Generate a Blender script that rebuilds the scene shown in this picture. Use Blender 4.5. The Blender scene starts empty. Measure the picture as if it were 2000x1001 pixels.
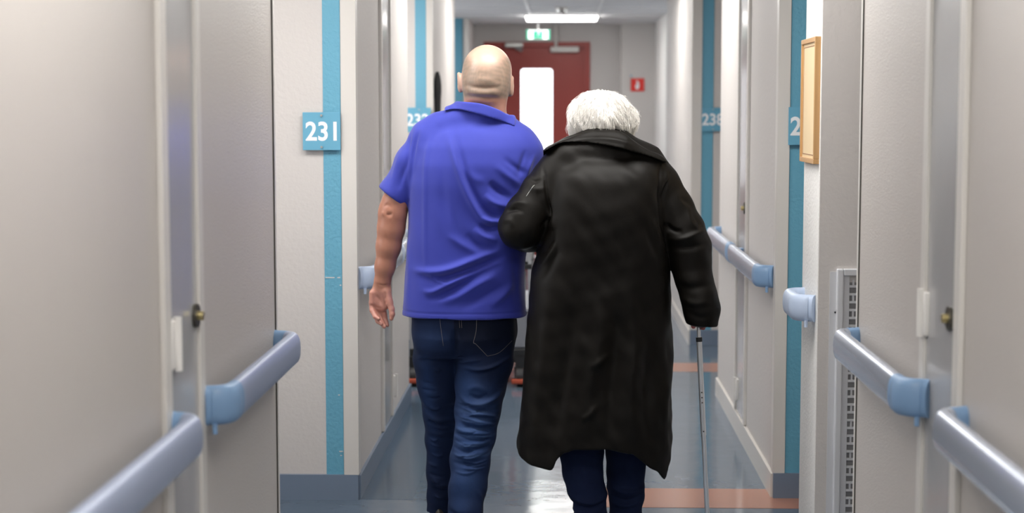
import bpy, bmesh, math, random
import numpy as np
from mathutils import Vector, Matrix
from mathutils.bvhtree import BVHTree
random.seed(4); rng = np.random.default_rng(7)
scn = bpy.context.scene
col = scn.collection

# ------------------------------------------------------------------ camera
F = 3200.0; VPX, VPY = 1098.0, 215.0; H = 1.52
PITCH = math.atan((500.5-VPY)/F)
YAW = math.atan((VPX-1000.0)*math.cos(PITCH)/F)
FW = Vector((-math.sin(YAW)*math.cos(PITCH), math.cos(YAW)*math.cos(PITCH), -math.sin(PITCH)))
RT = Vector((math.cos(YAW), math.sin(YAW), 0)); UP = RT.cross(FW)
EYE = Vector((0, 0, H))
cam_data = bpy.data.cameras.new('camera'); cam = bpy.data.objects.new('camera', cam_data); col.objects.link(cam)
cam.location = EYE
cam.rotation_euler = Matrix((RT, UP, -FW)).transposed().to_euler()
cam_data.sensor_width = 36; cam_data.lens = 36*F/2000; cam_data.clip_start = .05
cam_data.dof.use_dof = True; cam_data.dof.focus_distance = 5.45; cam_data.dof.aperture_fstop = 2.9
scn.camera = cam
# ------------------------------------------------------------------ world, exposure, lamp strengths
w = bpy.data.worlds.new('world'); scn.world = w; w.use_nodes = True
w.node_tree.nodes['Background'].inputs[0].default_value = (.93, .96, 1, 1)
w.node_tree.nodes['Background'].inputs[1].default_value = 3.2
scn.view_settings.view_transform = 'Standard'; scn.view_settings.look = 'None'
scn.view_settings.gamma = 1; scn.view_settings.exposure = 0.0
LAMP = 15.0
CEIL = 2.4

def at(x, y, Y):            # point seen at photo position (x, y) at distance Y down the corridor
    d = FW*F + RT*(x-1000) - UP*(y-500.5)
    return EYE + d*(Y/d.y)
def at_x(x, X, y=500):      # distance Y at which the plane X shows at column x
    d = FW*F + RT*(x-1000) - UP*(y-500.5)
    return X/d.x*d.y

# ------------------------------------------------------------------ materials
def mat(name, c, rough=.5, metal=0, bump=0, bscale=100, c2=None, cscale=5, sheen=0, spec=.5, emit=None, detail=3, coat=0, stretch=None, vcol=False, bdist=.01):
    m = bpy.data.materials.new(name); m.use_nodes = True
    nt = m.node_tree; b = nt.nodes['Principled BSDF']
    b.inputs['Base Color'].default_value = (*c, 1)
    b.inputs['Roughness'].default_value = rough; b.inputs['Metallic'].default_value = metal
    b.inputs['Specular IOR Level'].default_value = spec
    b.inputs['Sheen Weight'].default_value = sheen
    b.inputs['Coat Weight'].default_value = coat
    if emit:
        b.inputs['Emission Color'].default_value = (*c, 1); b.inputs['Emission Strength'].default_value = emit
    tc = nt.nodes.new('ShaderNodeTexCoord'); src = tc.outputs['Object']
    if stretch:
        mp = nt.nodes.new('ShaderNodeMapping'); mp.inputs['Scale'].default_value = stretch
        nt.links.new(src, mp.inputs[0]); src = mp.outputs[0]
    colsrc = None
    if vcol:
        a = nt.nodes.new('ShaderNodeVertexColor'); a.layer_name = 'pigment'; colsrc = a.outputs[0]
        nt.links.new(colsrc, b.inputs['Base Color'])
    if c2:
        n = nt.nodes.new('ShaderNodeTexNoise'); n.inputs['Scale'].default_value = cscale; n.inputs['Detail'].default_value = 4
        r = nt.nodes.new('ShaderNodeMix'); r.data_type = 'RGBA'
        nt.links.new(src, n.inputs['Vector']); nt.links.new(n.outputs[0], r.inputs[0])
        r.inputs[6].default_value = (*c, 1); r.inputs[7].default_value = (*c2, 1)
        if colsrc:
            mm = nt.nodes.new('ShaderNodeMix'); mm.data_type = 'RGBA'; mm.blend_type = 'MULTIPLY'; mm.inputs[0].default_value = 1
            nt.links.new(colsrc, mm.inputs[6]); nt.links.new(r.outputs[2], mm.inputs[7]); nt.links.new(mm.outputs[2], b.inputs['Base Color'])
        else:
            nt.links.new(r.outputs[2], b.inputs['Base Color'])
    if bump:
        n = nt.nodes.new('ShaderNodeTexNoise'); n.inputs['Scale'].default_value = bscale; n.inputs['Detail'].default_value = detail
        bp = nt.nodes.new('ShaderNodeBump'); bp.inputs['Strength'].default_value = bump; bp.inputs['Distance'].default_value = bdist
        nt.links.new(src, n.inputs['Vector']); nt.links.new(n.outputs[0], bp.inputs['Height']); nt.links.new(bp.outputs[0], b.inputs['Normal'])
    return m
M = {}
M['panel'] = mat('wall_panel_paint', (.52, .485, .455), .36, bump=.5, bscale=230, bdist=.003)
M['wall'] = mat('wall_paint', (.60, .57, .55), .6, bump=.25, bscale=60, bdist=.006)
M['white'] = mat('lit_white_plaster', (.88, .87, .85), .6, bump=.5, bscale=90, bdist=.006)  # white paint made paler than the walls to carry daylight from the left
M['trim'] = mat('cream_trim_paint', (.66, .635, .60), .35)
M['glossdoor'] = mat('gloss_grey_door', (.40, .395, .40), .2, bump=.05, bscale=20)
M['stripe'] = mat('blue_stripe_paint', (.12, .355, .50), .5, bump=.5, bscale=80, bdist=.006, c2=(.135, .39, .53), cscale=3)
M['ceil'] = mat('ceiling_tile', (.66, .66, .67), .8, bump=.1, bscale=60)
M['base'] = mat('baseboard_vinyl', (.17, .22, .30), .3)
M['lamp'] = mat('lamp_diffuser', (1, .97, .93), .5, emit=LAMP)
M['lampframe'] = mat('lamp_frame', (.8, .8, .8), .5)
M['rail'] = mat('rail_satin', (.34, .39, .52), .34, metal=.2)
M['rail2'] = mat('rail_satin_pale', (.56, .61, .71), .26, metal=.6)
M['bracket'] = mat('bracket_plastic', (.20, .33, .52), .4)
M['bracket2'] = mat('pale_bracket_plastic', (.50, .60, .78), .35)
M['sign'] = mat('sign_blue', (.13, .38, .54), .4)
M['digit'] = mat('sign_white', (.85, .86, .88), .5)
M['screw'] = mat('screw_metal', (.5, .5, .48), .3, metal=.9)
M['brass'] = mat('lock_brass', (.60, .50, .25), .3, metal=.9)
M['dark'] = mat('dark_metal', (.05, .045, .035), .4)
M['black'] = mat('black_plastic', (.012, .013, .015), .5)
M['hinge'] = mat('hinge_white', (.75, .73, .70), .4)
M['red'] = mat('red_door_paint', (.36, .040, .030), .4, c2=(.32, .045, .035), cscale=2)
M['signred'] = mat('red_sign', (.75, .03, .02), .5)
M['green'] = mat('exit_green', (.0, .35, .20), .5)
M['exitlight'] = mat('exit_panel_lit', (.85, 1, .95), .5, emit=.55)
M['wood'] = mat('pine_wood', (.62, .38, .17), .45, c2=(.42, .22, .08), cscale=9, stretch=(1, 1, .08))
M['board'] = mat('cream_board', (.80, .62, .38), .6)
M['line'] = mat('thin_brown_line', (.35, .18, .09), .6)
M['vent'] = mat('vent_white', (.62, .63, .66), .4)
M['ventdark'] = mat('vent_dark', (.22, .22, .23), .7)
M['glass'] = mat('door_glass', (1, 1, 1), .0)
M['glass'].node_tree.nodes['Principled BSDF'].inputs['Transmission Weight'].default_value = 1
M['glass'].node_tree.nodes['Principled BSDF'].inputs['IOR'].default_value = 1.02
M['chrome'] = mat('chrome', (.78, .80, .83), .3, metal=.75)
M['rubber'] = mat('rubber', (.02, .02, .022), .6)
M['steel'] = mat('trolley_steel', (.45, .46, .48), .35, metal=.6)
M['greyplastic'] = mat('trolley_grey', (.22, .23, .26), .5)
M['orange'] = mat('orange_plastic', (.42, .07, .03), .5)
M['paper'] = mat('paper_white', (.75, .72, .70), .7)
M['pink'] = mat('paper_pink', (.75, .42, .42), .7)
M['shirt'] = mat('blue_polo_knit', (.030, .042, .335), .7, bump=.25, bscale=900, bdist=.001, c2=(.034, .047, .36), cscale=30, sheen=.2, spec=.3)
M['denim'] = mat('denim', (.9, .9, .9), .8, bump=.4, bscale=700, bdist=.001, c2=(1.15, 1.15, 1.15), cscale=140, vcol=True, spec=.2)
M['darkdenim'] = mat('dark_denim', (.007, .012, .038), .85, bump=.3, bscale=700, bdist=.001, c2=(.010, .018, .052), cscale=60, spec=.15)
M['coat'] = mat('coat_cloth', (.0042, .0034, .0025), .5, bump=.3, bscale=500, bdist=.001, c2=(.0055, .0044, .0032), cscale=12, sheen=0, spec=.16)
M['skin'] = mat('skin', (1, 1, 1), .36, bump=.2, bscale=260, bdist=.001, c2=(.88, .85, .83), cscale=60, vcol=True)
M['skin'].node_tree.nodes['Principled BSDF'].inputs['Subsurface Weight'].default_value = .12
M['skin'].node_tree.nodes['Principled BSDF'].inputs['Subsurface Radius'].default_value = (.012, .004, .002)
M['hair'] = mat('white_hair', (.92, .89, .84), .6, bump=.5, bscale=80, bdist=.003)
M['stitch'] = mat('pale_stitching', (.25, .22, .20), .7)
M['stitch2'] = mat('white_pocket_edge', (.55, .55, .6), .7)
M['leather'] = mat('shoe_leather', (.02, .016, .012), .45)

def floor_mat():
    m = bpy.data.materials.new('vinyl_floor'); m.use_nodes = True; nt = m.node_tree; b = nt.nodes['Principled BSDF']
    tc = nt.nodes.new('ShaderNodeTexCoord')
    n = nt.nodes.new('ShaderNodeTexNoise'); n.inputs['Scale'].default_value = 25; n.inputs['Detail'].default_value = 8
    nt.links.new(tc.outputs['Object'], n.inputs['Vector'])
    mx = nt.nodes.new('ShaderNodeMix'); mx.data_type = 'RGBA'
    mx.inputs[6].default_value = (.095, .135, .185, 1); mx.inputs[7].default_value = (.13, .172, .225, 1)
    nt.links.new(n.outputs[0], mx.inputs[0]); nt.links.new(mx.outputs[2], b.inputs['Base Color'])
    b.inputs['Roughness'].default_value = .13; b.inputs['Specular IOR Level'].default_value = .85
    n2 = nt.nodes.new('ShaderNodeTexNoise'); n2.inputs['Scale'].default_value = 7; n2.inputs['Detail'].default_value = 2
    nt.links.new(tc.outputs['Object'], n2.inputs['Vector'])
    bp = nt.nodes.new('ShaderNodeBump'); bp.inputs['Strength'].default_value = .12; bp.inputs['Distance'].default_value = .01
    nt.links.new(n2.outputs[0], bp.inputs['Height']); nt.links.new(bp.outputs[0], b.inputs['Normal'])
    return m
M['floor'] = floor_mat()
M['band'] = mat('orange_floor_band', (.46, .22, .15), .14)
M['band2'] = mat('darker_floor_border', (.07, .11, .16), .17)

# ------------------------------------------------------------------ mesh helpers
def link(name, me, m, parent=None, smooth=False):
    o = bpy.data.objects.new(name, me); col.objects.link(o)
    if m: me.materials.append(m)
    if parent: o.parent = parent
    if smooth:
        me.polygons.foreach_set('use_smooth', [True]*len(me.polygons))
    return o
def obj(name, bm, m, parent=None, smooth=False, auto=False):
    bmesh.ops.recalc_face_normals(bm, faces=bm.faces)
    me = bpy.data.meshes.new(name); bm.to_mesh(me); bm.free()
    o = link(name, me, m, parent, smooth)
    if auto:
        me.polygons.foreach_set('use_smooth', [True]*len(me.polygons))
        try: me.set_sharp_from_angle(angle=math.radians(38))
        except Exception: pass
    return o
def tag(o, label=None, cat=None, group=None, kind=None):
    if label: o['label'] = label
    if cat: o['category'] = cat
    if group: o['group'] = group
    if kind: o['kind'] = kind
    return o
def thing(name, loc, label, cat, group=None):
    o = bpy.data.objects.new(name, None); o.location = loc; o.empty_display_size = .1; col.objects.link(o)
    return tag(o, label, cat, group)
def struct(name, bm, m, parent=None, label=None, auto=False):
    o = obj(name, bm, m, parent, auto=auto)
    if not parent:
        o['kind'] = 'structure'
    if label: o['label'] = label
    return o
def bx(bm, x0, x1, y0, y1, z0, z1, bev=0):
    vs = [bm.verts.new((x, y, z)) for x in (x0, x1) for y in (y0, y1) for z in (z0, z1)]
    fs = [(0,1,3,2),(4,6,7,5),(0,4,5,1),(2,3,7,6),(0,2,6,4),(1,5,7,3)]
    faces = [bm.faces.new([vs[i] for i in f]) for f in fs]
    if bev:
        es = list({e for f in faces for e in f.edges})
        bmesh.ops.bevel(bm, geom=es, offset=bev, segments=2, affect='EDGES', profile=.5)
def box(*a, bev=0):
    bm = bmesh.new(); bx(bm, *a, bev=bev); return bm
def tube(bm, pts, r, n=8, cap=True, rs=None, flat=None):
    pts = [Vector(p) for p in pts]; rings = []
    for i, p in enumerate(pts):
        t = (pts[min(i+1, len(pts)-1)]-pts[max(i-1, 0)]).normalized()
        a = t.cross(Vector((0, 0, 1)));
        if a.length < 1e-3: a = t.cross(Vector((0, 1, 0)))
        a.normalize(); b = t.cross(a)
        rr = rs[i] if rs else r
        fa, fb = flat or (1, 1)
        rings.append([bm.verts.new(p + a*math.cos(2*math.pi*k/n)*rr*fa + b*math.sin(2*math.pi*k/n)*rr*fb) for k in range(n)])
    for i in range(len(rings)-1):
        for k in range(n):
            bm.faces.new((rings[i][k], rings[i][(k+1) % n], rings[i+1][(k+1) % n], rings[i+1][k]))
    if cap: bm.faces.new(rings[0]); bm.faces.new(rings[-1][::-1])
def cyl(bm, p0, p1, r, n=20): tube(bm, [p0, p1], r, n)
def prism(bm, poly, f):     # extrude polygon: f(u, v, side) -> point
    a = [bm.verts.new(f(u, v, 0)) for u, v in poly]; b = [bm.verts.new(f(u, v, 1)) for u, v in poly]
    bm.faces.new(a); bm.faces.new(b[::-1]); n = len(poly)
    for i in range(n): bm.faces.new((a[i], a[(i+1) % n], b[(i+1) % n], b[i]))
def rrect(x0, x1, z0, z1, r, n=6):
    out = []
    for cx, cz, a0 in ((x1-r, z1-r, 0), (x0+r, z1-r, 90), (x0+r, z0+r, 180), (x1-r, z0+r, 270)):
        for k in range(n+1):
            a = math.radians(a0+90*k/n); out.append((cx+r*math.cos(a), cz+r*math.sin(a)))
    return out
def ellipsoid(bm, c, r, seg=16):
    res = bmesh.ops.create_uvsphere(bm, u_segments=seg, v_segments=seg//2, radius=1)
    for v in res['verts']: v.co = Vector((c[0]+v.co.x*r[0], c[1]+v.co.y*r[1], c[2]+v.co.z*r[2]))

# ------------------------------------------------------------------ the corridor shell
WL, WR = -.797, .837
LEFT = [(-2.5, 4.52), (6.30, 8.47), (10.08, 12.2)]
RIGHT = [(-2.5, 4.63), (5.36, 5.70), (6.38, 8.72), (10.6, 13.26)]
bm = box(-2.1, 2.1, -2.6, 17.2, -.12, 0); struct('floor', bm, M['floor'])
bm = box(-2.1, 2.1, -2.6, 17.2, CEIL, CEIL+.15); struct('ceiling', bm, M['ceil'])
for y0, y1 in LEFT: struct('wall_left', box(-1.9, WL, y0, y1, 0, CEIL), M['panel'] if y0 < 0 else M['wall'])
struct('wall_left', box(-1.9, -.909, 15.9, 17, 0, CEIL), M['wall'])
for y0, y1 in RIGHT: struct('wall_right', box(WR, 1.9, y0, y1, 0, CEIL), M['panel'] if y0 < 0 else (M['white'] if y0 == 5.36 else M['wall']))
struct('wall_right', box(.945, 1.9, 15.0, 17, 0, CEIL), M['white'])  # whitened: daylight from the left recess put into its colour
# outer alcove walls; three unseen windows added on the left to light the right side
def wall_with_openings(name, x0, x1, opens, m):
    bm = bmesh.new(); y = -2.6
    for a, b, z0, z1 in opens:
        bx(bm, x0, x1, y, a, 0, CEIL); bx(bm, x0, x1, a, b, 0, z0); bx(bm, x0, x1, a, b, z1, CEIL); y = b
    bx(bm, x0, x1, y, 17.2, 0, CEIL); return struct(name, bm, m)
WIN = [(4.66, 5.5, .9, 2.3), (8.7, 9.8, .9, 2.1), (12.9, 15.1, .9, 2.1)]
wall_with_openings('wall_left', -2.02, -1.9, WIN, M['wall'])
wall_with_openings('wall_right', 1.9, 2.02, [(11+2.6, 14.8, .9, 2.1)], M['wall'])
for i, (x, (a, b, z0, z1)) in enumerate([(-1.96, k) for k in WIN]+[(1.96, (13.6, 14.8, .9, 2.1))]):
    bm = bmesh.new(); s = .05
    for q in ((a, a+s, z0, z1), (b-s, b, z0, z1), (a, b, z0, z0+s), (a, b, z1-s, z1), ((a+b)/2-.02, (a+b)/2+.02, z0, z1)):
        bx(bm, x-.03, x+.03, *q)
    fr = struct('window_%d' % (i+1), bm, M['trim'])
    obj('pane', box(x-.003, x+.003, a, b, z0, z1), M['glass'], fr)
struct('wall_back', box(-2.02, 2.02, -2.6, -2.5, 0, CEIL), M['wall'])
# end wall with the red door
dl, dr = at(945, 200, 17).x, at(1152, 200, 17).x; dt = at(1000, 82, 17).z
bm = bmesh.new(); bx(bm, -.909, dl, 17, 17.15, 0, CEIL); bx(bm, dr, .945, 17, 17.15, 0, CEIL); bx(bm, dl, dr, 17, 17.15, dt, CEIL)
struct('wall_end', bm, M['wall'])
px0 = at(1213, 200, 16.8).x
struct('wall_end', box(px0, .945, 16.8, 17, 0, CEIL), M['wall'])
bm = bmesh.new()
for q in ((dl, dl+.05, 0, dt), (dr-.05, dr, 0, dt), (dl+.05, dr-.05, dt-.05, dt)): bx(bm, q[0], q[1], 16.98, 17.1, q[2], q[3])
struct('trim_1', bm, M['red'])
wl, wr = at(1017, 200, 17).x, at(1079, 200, 17).x; wt = at(1000, 134, 17).z
def plate_with_hole(x0, x1, z0, z1, hole, y0, y1):
    bm = bmesh.new(); n = len(hole)
    out = []
    cx = sum(h[0] for h in hole)/n; cz = sum(h[1] for h in hole)/n
    for u, v in hole:       # project to the outer rectangle
        dx, dz = u-cx, v-cz
        t = min(((x1-cx)/dx if dx > 0 else (x0-cx)/dx) if abs(dx) > 1e-6 else 1e9, ((z1-cz)/dz if dz > 0 else (z0-cz)/dz) if abs(dz) > 1e-6 else 1e9)
        out.append((cx+dx*t, cz+dz*t))
    # snap nearest to corners
    for c in ((x0, z0), (x0, z1), (x1, z0), (x1, z1)):
        i = min(range(n), key=lambda k: (out[k][0]-c[0])**2+(out[k][1]-c[1])**2); out[i] = c
    V = [[bm.verts.new((p[0], y, p[1])) for p in L] for y in (y0, y1) for L in (hole, out)]
    for i in range(n):
        j = (i+1) % n
        bm.faces.new((V[0][i], V[0][j], V[1][j], V[1][i])); bm.faces.new((V[2][j], V[2][i], V[3][i], V[3][j]))
        bm.faces.new((V[0][j], V[0][i], V[2][i], V[2][j])); bm.faces.new((V[1][i], V[1][j], V[3][j], V[3][i]))
    return bm
hole = rrect(wl, wr, .75, wt, .03)
door = struct('door_1', plate_with_hole(dl+.05, dr-.05, .005, dt-.05, hole, 17.02, 17.07), M['red'], label='red fire door with a tall narrow bright window at the corridor end')
bm = bmesh.new(); prism(bm, hole, lambda u, v, s: (u, 17.04+.008*s, v)); obj('door_window', bm, M['glass'], door)
bm = bmesh.new(); cyl(bm, (dr-.13, 16.98, 1.05), (dr-.13, 17.02, 1.05), .025); tube(bm, [(dr-.13, 16.97, 1.05), (dr-.25, 16.97, 1.05)], .01)
obj('door_handle', bm, M['chrome'], door)
def closer(name, xa, xb, y0, y1, post, label, m):
    a, b = at(xa, y0, 16.95), at(xb, y1, 16.95)
    t = thing(name, ((a.x+b.x)/2, 17.0, b.z), label, 'door closer'); lx = lambda v: v-(a.x+b.x)/2; lz = lambda z: z-b.z
    obj('closer_body', box(lx(a.x), lx(b.x), -.09, 0.02, 0, a.z-b.z, bev=.012), m, t)
    p = at(post[0], post[1], 16.95); q = at(post[2], post[3], 16.95)
    bm = bmesh.new(); tube(bm, [(lx(p.x), -.045, lz(p.z)), (lx(q.x), -.035, lz(q.z))], .016, 8); obj('closer_arm', bm, m, t)
closer('door_closer', 1075, 1131, 91, 102, (1086, 48, 1086, 92), 'white door closer box with upright arm at the top right of the red door', M['trim'])
closer('door_closer', 986, 1022, 83, 93, (1006, 92, 1020, 99), 'grey metal closer bracket at the top of the red door, left of exit sign', M['screw'])

# facing-wall trims, blue stripes, baseboards
def face_trim(n, Y, xa, xb, z0=0.10, z1=CEIL, t=.012, m=None, y=500):
    a, b = at(xa, y, Y).x, at(xb, y, Y).x
    return struct('trim_%d' % n, box(min(a, b), max(a, b), Y-t, Y+.002, z0, z1), m or M['trim'])
tn = 10
LX = lambda Y, x: at(x, 500, Y).x
for Y, s, stripe in ((6.30, -1, (634, 668)), (10.08, -1, (813, 834)), (6.38, 1, (1539, 1573)), (10.6, 1, (1368, 1390))):
    W = WL if s < 0 else WR
    a, b = sorted((LX(Y, stripe[0]), LX(Y, stripe[1])))
    struct('trim_%d' % tn, box(a, b, Y-.004, Y+.002, .10, CEIL), M['stripe'], label='vertical blue painted stripe on the facing wall')
    if Y == 6.30:
        bm = bmesh.new()
        for (u, v, l) in ((636, 541, 18), (659, 541, 6), (664, 556, 3), (661, 770, 3), (663, 880, 7), (665, 888, 3)):
            p = at(u, v, Y); bx(bm, p.x, p.x+l*Y/F, Y-.0055, Y-.003, p.z-.0025, p.z+.0012)
        obj('paint_chips', bm, M['trim'], bpy.data.objects['trim_%d' % tn])
    tn += 1
    c0, c1 = (b+.002, W+.006) if s < 0 else (W-.006, a-.002)
    struct('trim_%d' % tn, box(min(c0, c1), max(c0, c1), Y-.010, Y+.05, .10, CEIL), M['trim']); tn += 1
    c0, c1 = (-1.9, W+.004) if s < 0 else (W-.004, 1.9)
    struct('baseboard_left' if s < 0 else 'baseboard_right', box(c0, c1, Y-.016, Y+.01, 0, .10), M['base'])
a, b = LX(15.9, 889), LX(15.9, 905)
struct('trim_%d' % tn, box(a, b, 15.89, 15.902, .1, CEIL), M['stripe']); tn += 1
struct('trim_%d' % tn, box(b+.01, -.905, 15.88, 15.95, .1, CEIL), M['trim']); tn += 1
for y0, y1 in LEFT: struct('baseboard_left', box(WL-.01, WL+.012, y0+.0, y1, 0, .095), M['base'])
for y0, y1 in RIGHT:
    struct('baseboard_right', box(WR-.012, WR+.01, y0, y1, 0, .095), M['trim'] if y0 > 6 else M['base'])  # cream on the far ones puts reflected light into the baseboard colour
# panel edge lines at the ends of near walls
struct('trim_%d' % tn, box(WL-.02, WL+.003, 4.50, 4.506, .1, CEIL), M['dark']); tn += 1
struct('trim_%d' % tn, box(WL-.02, WL+.004, 4.506, 4.524, .1, CEIL), M['trim']); tn += 1
struct('trim_%d' % tn, box(WR-.003, WR+.02, 4.612, 4.617, .1, CEIL), M['dark']); tn += 1
struct('trim_%d' % tn, box(WR-.004, WR+.02, 4.617, 4.635, .1, CEIL), M['trim']); tn += 1
# floor bands
struct('trim_%d' % tn, box(.10, 1.9, 6.20, 6.52, -.002, .0012), M['band']); tn += 1
struct('trim_%d' % tn, box(-.35, 1.9, 9.50, 9.83, -.002, .0012), M['band']); tn += 1
# border strips of the floor in front of baseboards
struct('trim_%d' % tn, box(-.785, -.58, 6.30, 12.2, -.002, .0010), M['band2']); tn += 1
# ceiling grid
bm = bmesh.new()
for x in (-.30, .32): bx(bm, x-.012, x+.012, -2.5, 17, CEIL-.006, CEIL+.01)
for k in range(17): bx(bm, -1.9, 1.9, -1.4+k*1.2-.012, -1.4+k*1.2+.012, CEIL-.004, CEIL+.01)
struct('trim_%d' % tn, bm, M['lampframe']); tn += 1

# narrow glossy duct doors in the corridor walls
def duct_door(n, W, s, ya, yb, hinge_y, lock_y, hz, lz, label, m=None):
    e = .004*(-s)
    d = struct('door_%d' % n, box(min(W, W-s*.004), max(W, W-s*.004), ya, yb, .1, CEIL-.1), m or M['glossdoor'], label=label)
    for q, (u, v) in enumerate(((ya-.03, ya+.022), (yb-.012, yb+.03))):
        if (q == 0) == (s < 0): pass
        obj('door_edge_strip', box(min(W, W-s*.012), max(W, W-s*.012), u, v, .1, CEIL-.09, bev=.002), M['trim'], d)
    bm = bmesh.new()
    cyl(bm, (W-s*.016, hinge_y, hz-.055), (W-s*.016, hinge_y, hz+.055), .009, 12)
    bx(bm, min(W, W-s*.014), max(W, W-s*.014), hinge_y-.035, hinge_y+.03, hz-.05, hz+.05, bev=.004)
    obj('hinge', bm, M['hinge'], d, auto=True)
    bm = bmesh.new(); cyl(bm, (W, lock_y, lz), (W-s*.012, lock_y, lz), .026, 24)
    lk = obj('lock', bm, M['dark'], d, auto=True)
    bm = bmesh.new(); cyl(bm, (W-s*.012, lock_y, lz), (W-s*.024, lock_y, lz), .010, 16)
    obj('lock_barrel', bm, M['brass'], lk, auto=True)
    return d
YL = lambda x, y=600: at_x(x, WL, y); YR = lambda x, y=600: at_x(x, WR, y)
hz = lambda x, y, W: at(x, y, at_x(x, W, y)).z
duct_door(2, WL, -1, YL(318), YL(383), YL(331), YL(376), hz(331, 672, WL), hz(378, 615, WL), 'narrow glossy grey duct door in the left wall with hinge and lock')
duct_door(3, WR, 1, YR(1878), YR(1812), YR(1812), YR(1862), hz(1815, 612, WR), hz(1862, 622, WR), 'narrow glossy grey duct door in the right wall with hinge and lock')
duct_door(4, WL, -1, YL(745), YL(762), YL(766), YL(748), hz(768, 750, WL), 1.0, 'far narrow glossy duct door in the left wall beyond sign 231')
duct_door(5, WR, 1, YR(1459), YR(1441), YR(1444), YR(1455), hz(1446, 765, WR), hz(1455, 405, WR), 'far narrow glossy duct door in the right wall')
# ------------------------------------------------------------------ handrails
def handrail(W, s, y0, y1, label, rm, bmx, near=True, far=True, mids=()):
    zc = .868; t = thing('handrail', (W, y0, zc), label, 'handrail', 'handrails along the corridor walls')
    ax = -s*.058; L = y1-y0; R = .05
    def oval(bm, pts, taper=None):
        rings = []; n = 20; pts = [Vector(p) for p in pts]
        for i, p in enumerate(pts):
            tt = (pts[min(i+1, len(pts)-1)]-pts[max(i-1, 0)]).normalized()
            a = Vector((tt.y, -tt.x, 0)); k = taper[i] if taper else 1
            ring = []
            for q in range(n):
                an = 2*math.pi*q/n; c, sn = math.cos(an), math.sin(an)
                c = math.copysign(abs(c)**.8, c); sn = math.copysign(abs(sn)**.8, sn)
                ring.append(bm.verts.new(p + a*.022*c*k + Vector((0, 0, .044*sn*k))))
            rings.append(ring)
        for i in range(len(rings)-1):
            for q in range(n): bm.faces.new((rings[i][q], rings[i][(q+1) % n], rings[i+1][(q+1) % n], rings[i+1][q]))
        bm.faces.new(rings[0]); bm.faces.new(rings[-1][::-1])
    ys = R+.035 if near else 0; ye = L-R-.035 if far else L
    bm = bmesh.new(); oval(bm, [(ax, ys-.002, 0), (ax, ye+.002, 0)]); obj('rail', bm, rm, t, auto=True)
    def arc(yc, d):
        P = [(0, yc-d*0, 0)]
        P = [(0.0, yc, 0)]
        for k in range(9):
            a = math.radians(90*k/8)
            P.append((ax+s*.05*(1-math.sin(a))*1.0 if False else (ax + s*min(.045, abs(ax))*(1-math.sin(a))), yc+d*(.012+R*(1-math.cos(a))), 0))
        P.append((ax, yc+d*(R+.036), 0)); return P
    if near:
        bm = bmesh.new(); P = arc(.03, 1); oval(bm, P, [1.02]*len(P)); cyl(bm, (-s*.03, .03, -.062), (-s*.03, .03, -.04), .006, 8)
        obj('end_bracket', bm, bmx, t, auto=True)
    if far:
        bm = bmesh.new(); P = arc(L-.03, -1); oval(bm, P[:5], [1.0]*5); obj('end_bracket', bm, bmx, t, auto=True)
        bm = bmesh.new(); oval(bm, P[4:], [.995]*len(P[4:])); obj('rail_end', bm, rm, t, auto=True)
    for my in mids:
        bm = bmesh.new(); oval(bm, [(ax, my-y0-.05, 0), (ax, my-y0+.05, 0)], [1.06, 1.06]); bx(bm, min(0, ax), max(0, ax), my-y0-.03, my-y0+.03, -.035, .02)
        obj('joint_bracket', bm, bmx, t, auto=True)
    return t
handrail(WL, -1, 1.2, 3.30, 'nearest blue-grey handrail at lower left, cut by the frame', M['rail'], M['bracket'], mids=(1.9,))
handrail(WL, -1, 3.53, 4.53, 'short blue-grey handrail on the left wall panel just before sign 231', M['rail'], M['bracket'])
handrail(WL, -1, 6.31, 8.40, 'far left handrail behind the man\'s forearm, pale blue bracket', M['rail2'], M['bracket2'], mids=(7.4,))
handrail(WR, 1, 1.2, YR(1880, 800), 'nearest silver-blue handrail at lower right, cut by the frame', M['rail2'], M['bracket'], mids=(1.9,))
handrail(WR, 1, YR(1824, 760), 4.64, 'silver-blue handrail on the right wall in front of the white vent', M['rail2'], M['bracket'])
handrail(WR, 1, 5.37, 5.69, 'very short pale blue handrail on the white pillar below the wooden framed board', M['bracket2'], M['bracket2'])
handrail(WR, 1, 6.41, 8.66, 'far right handrail beyond the white pillar, behind the woman\'s arm', M['rail2'], M['bracket'], mids=(7.55,))
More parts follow.
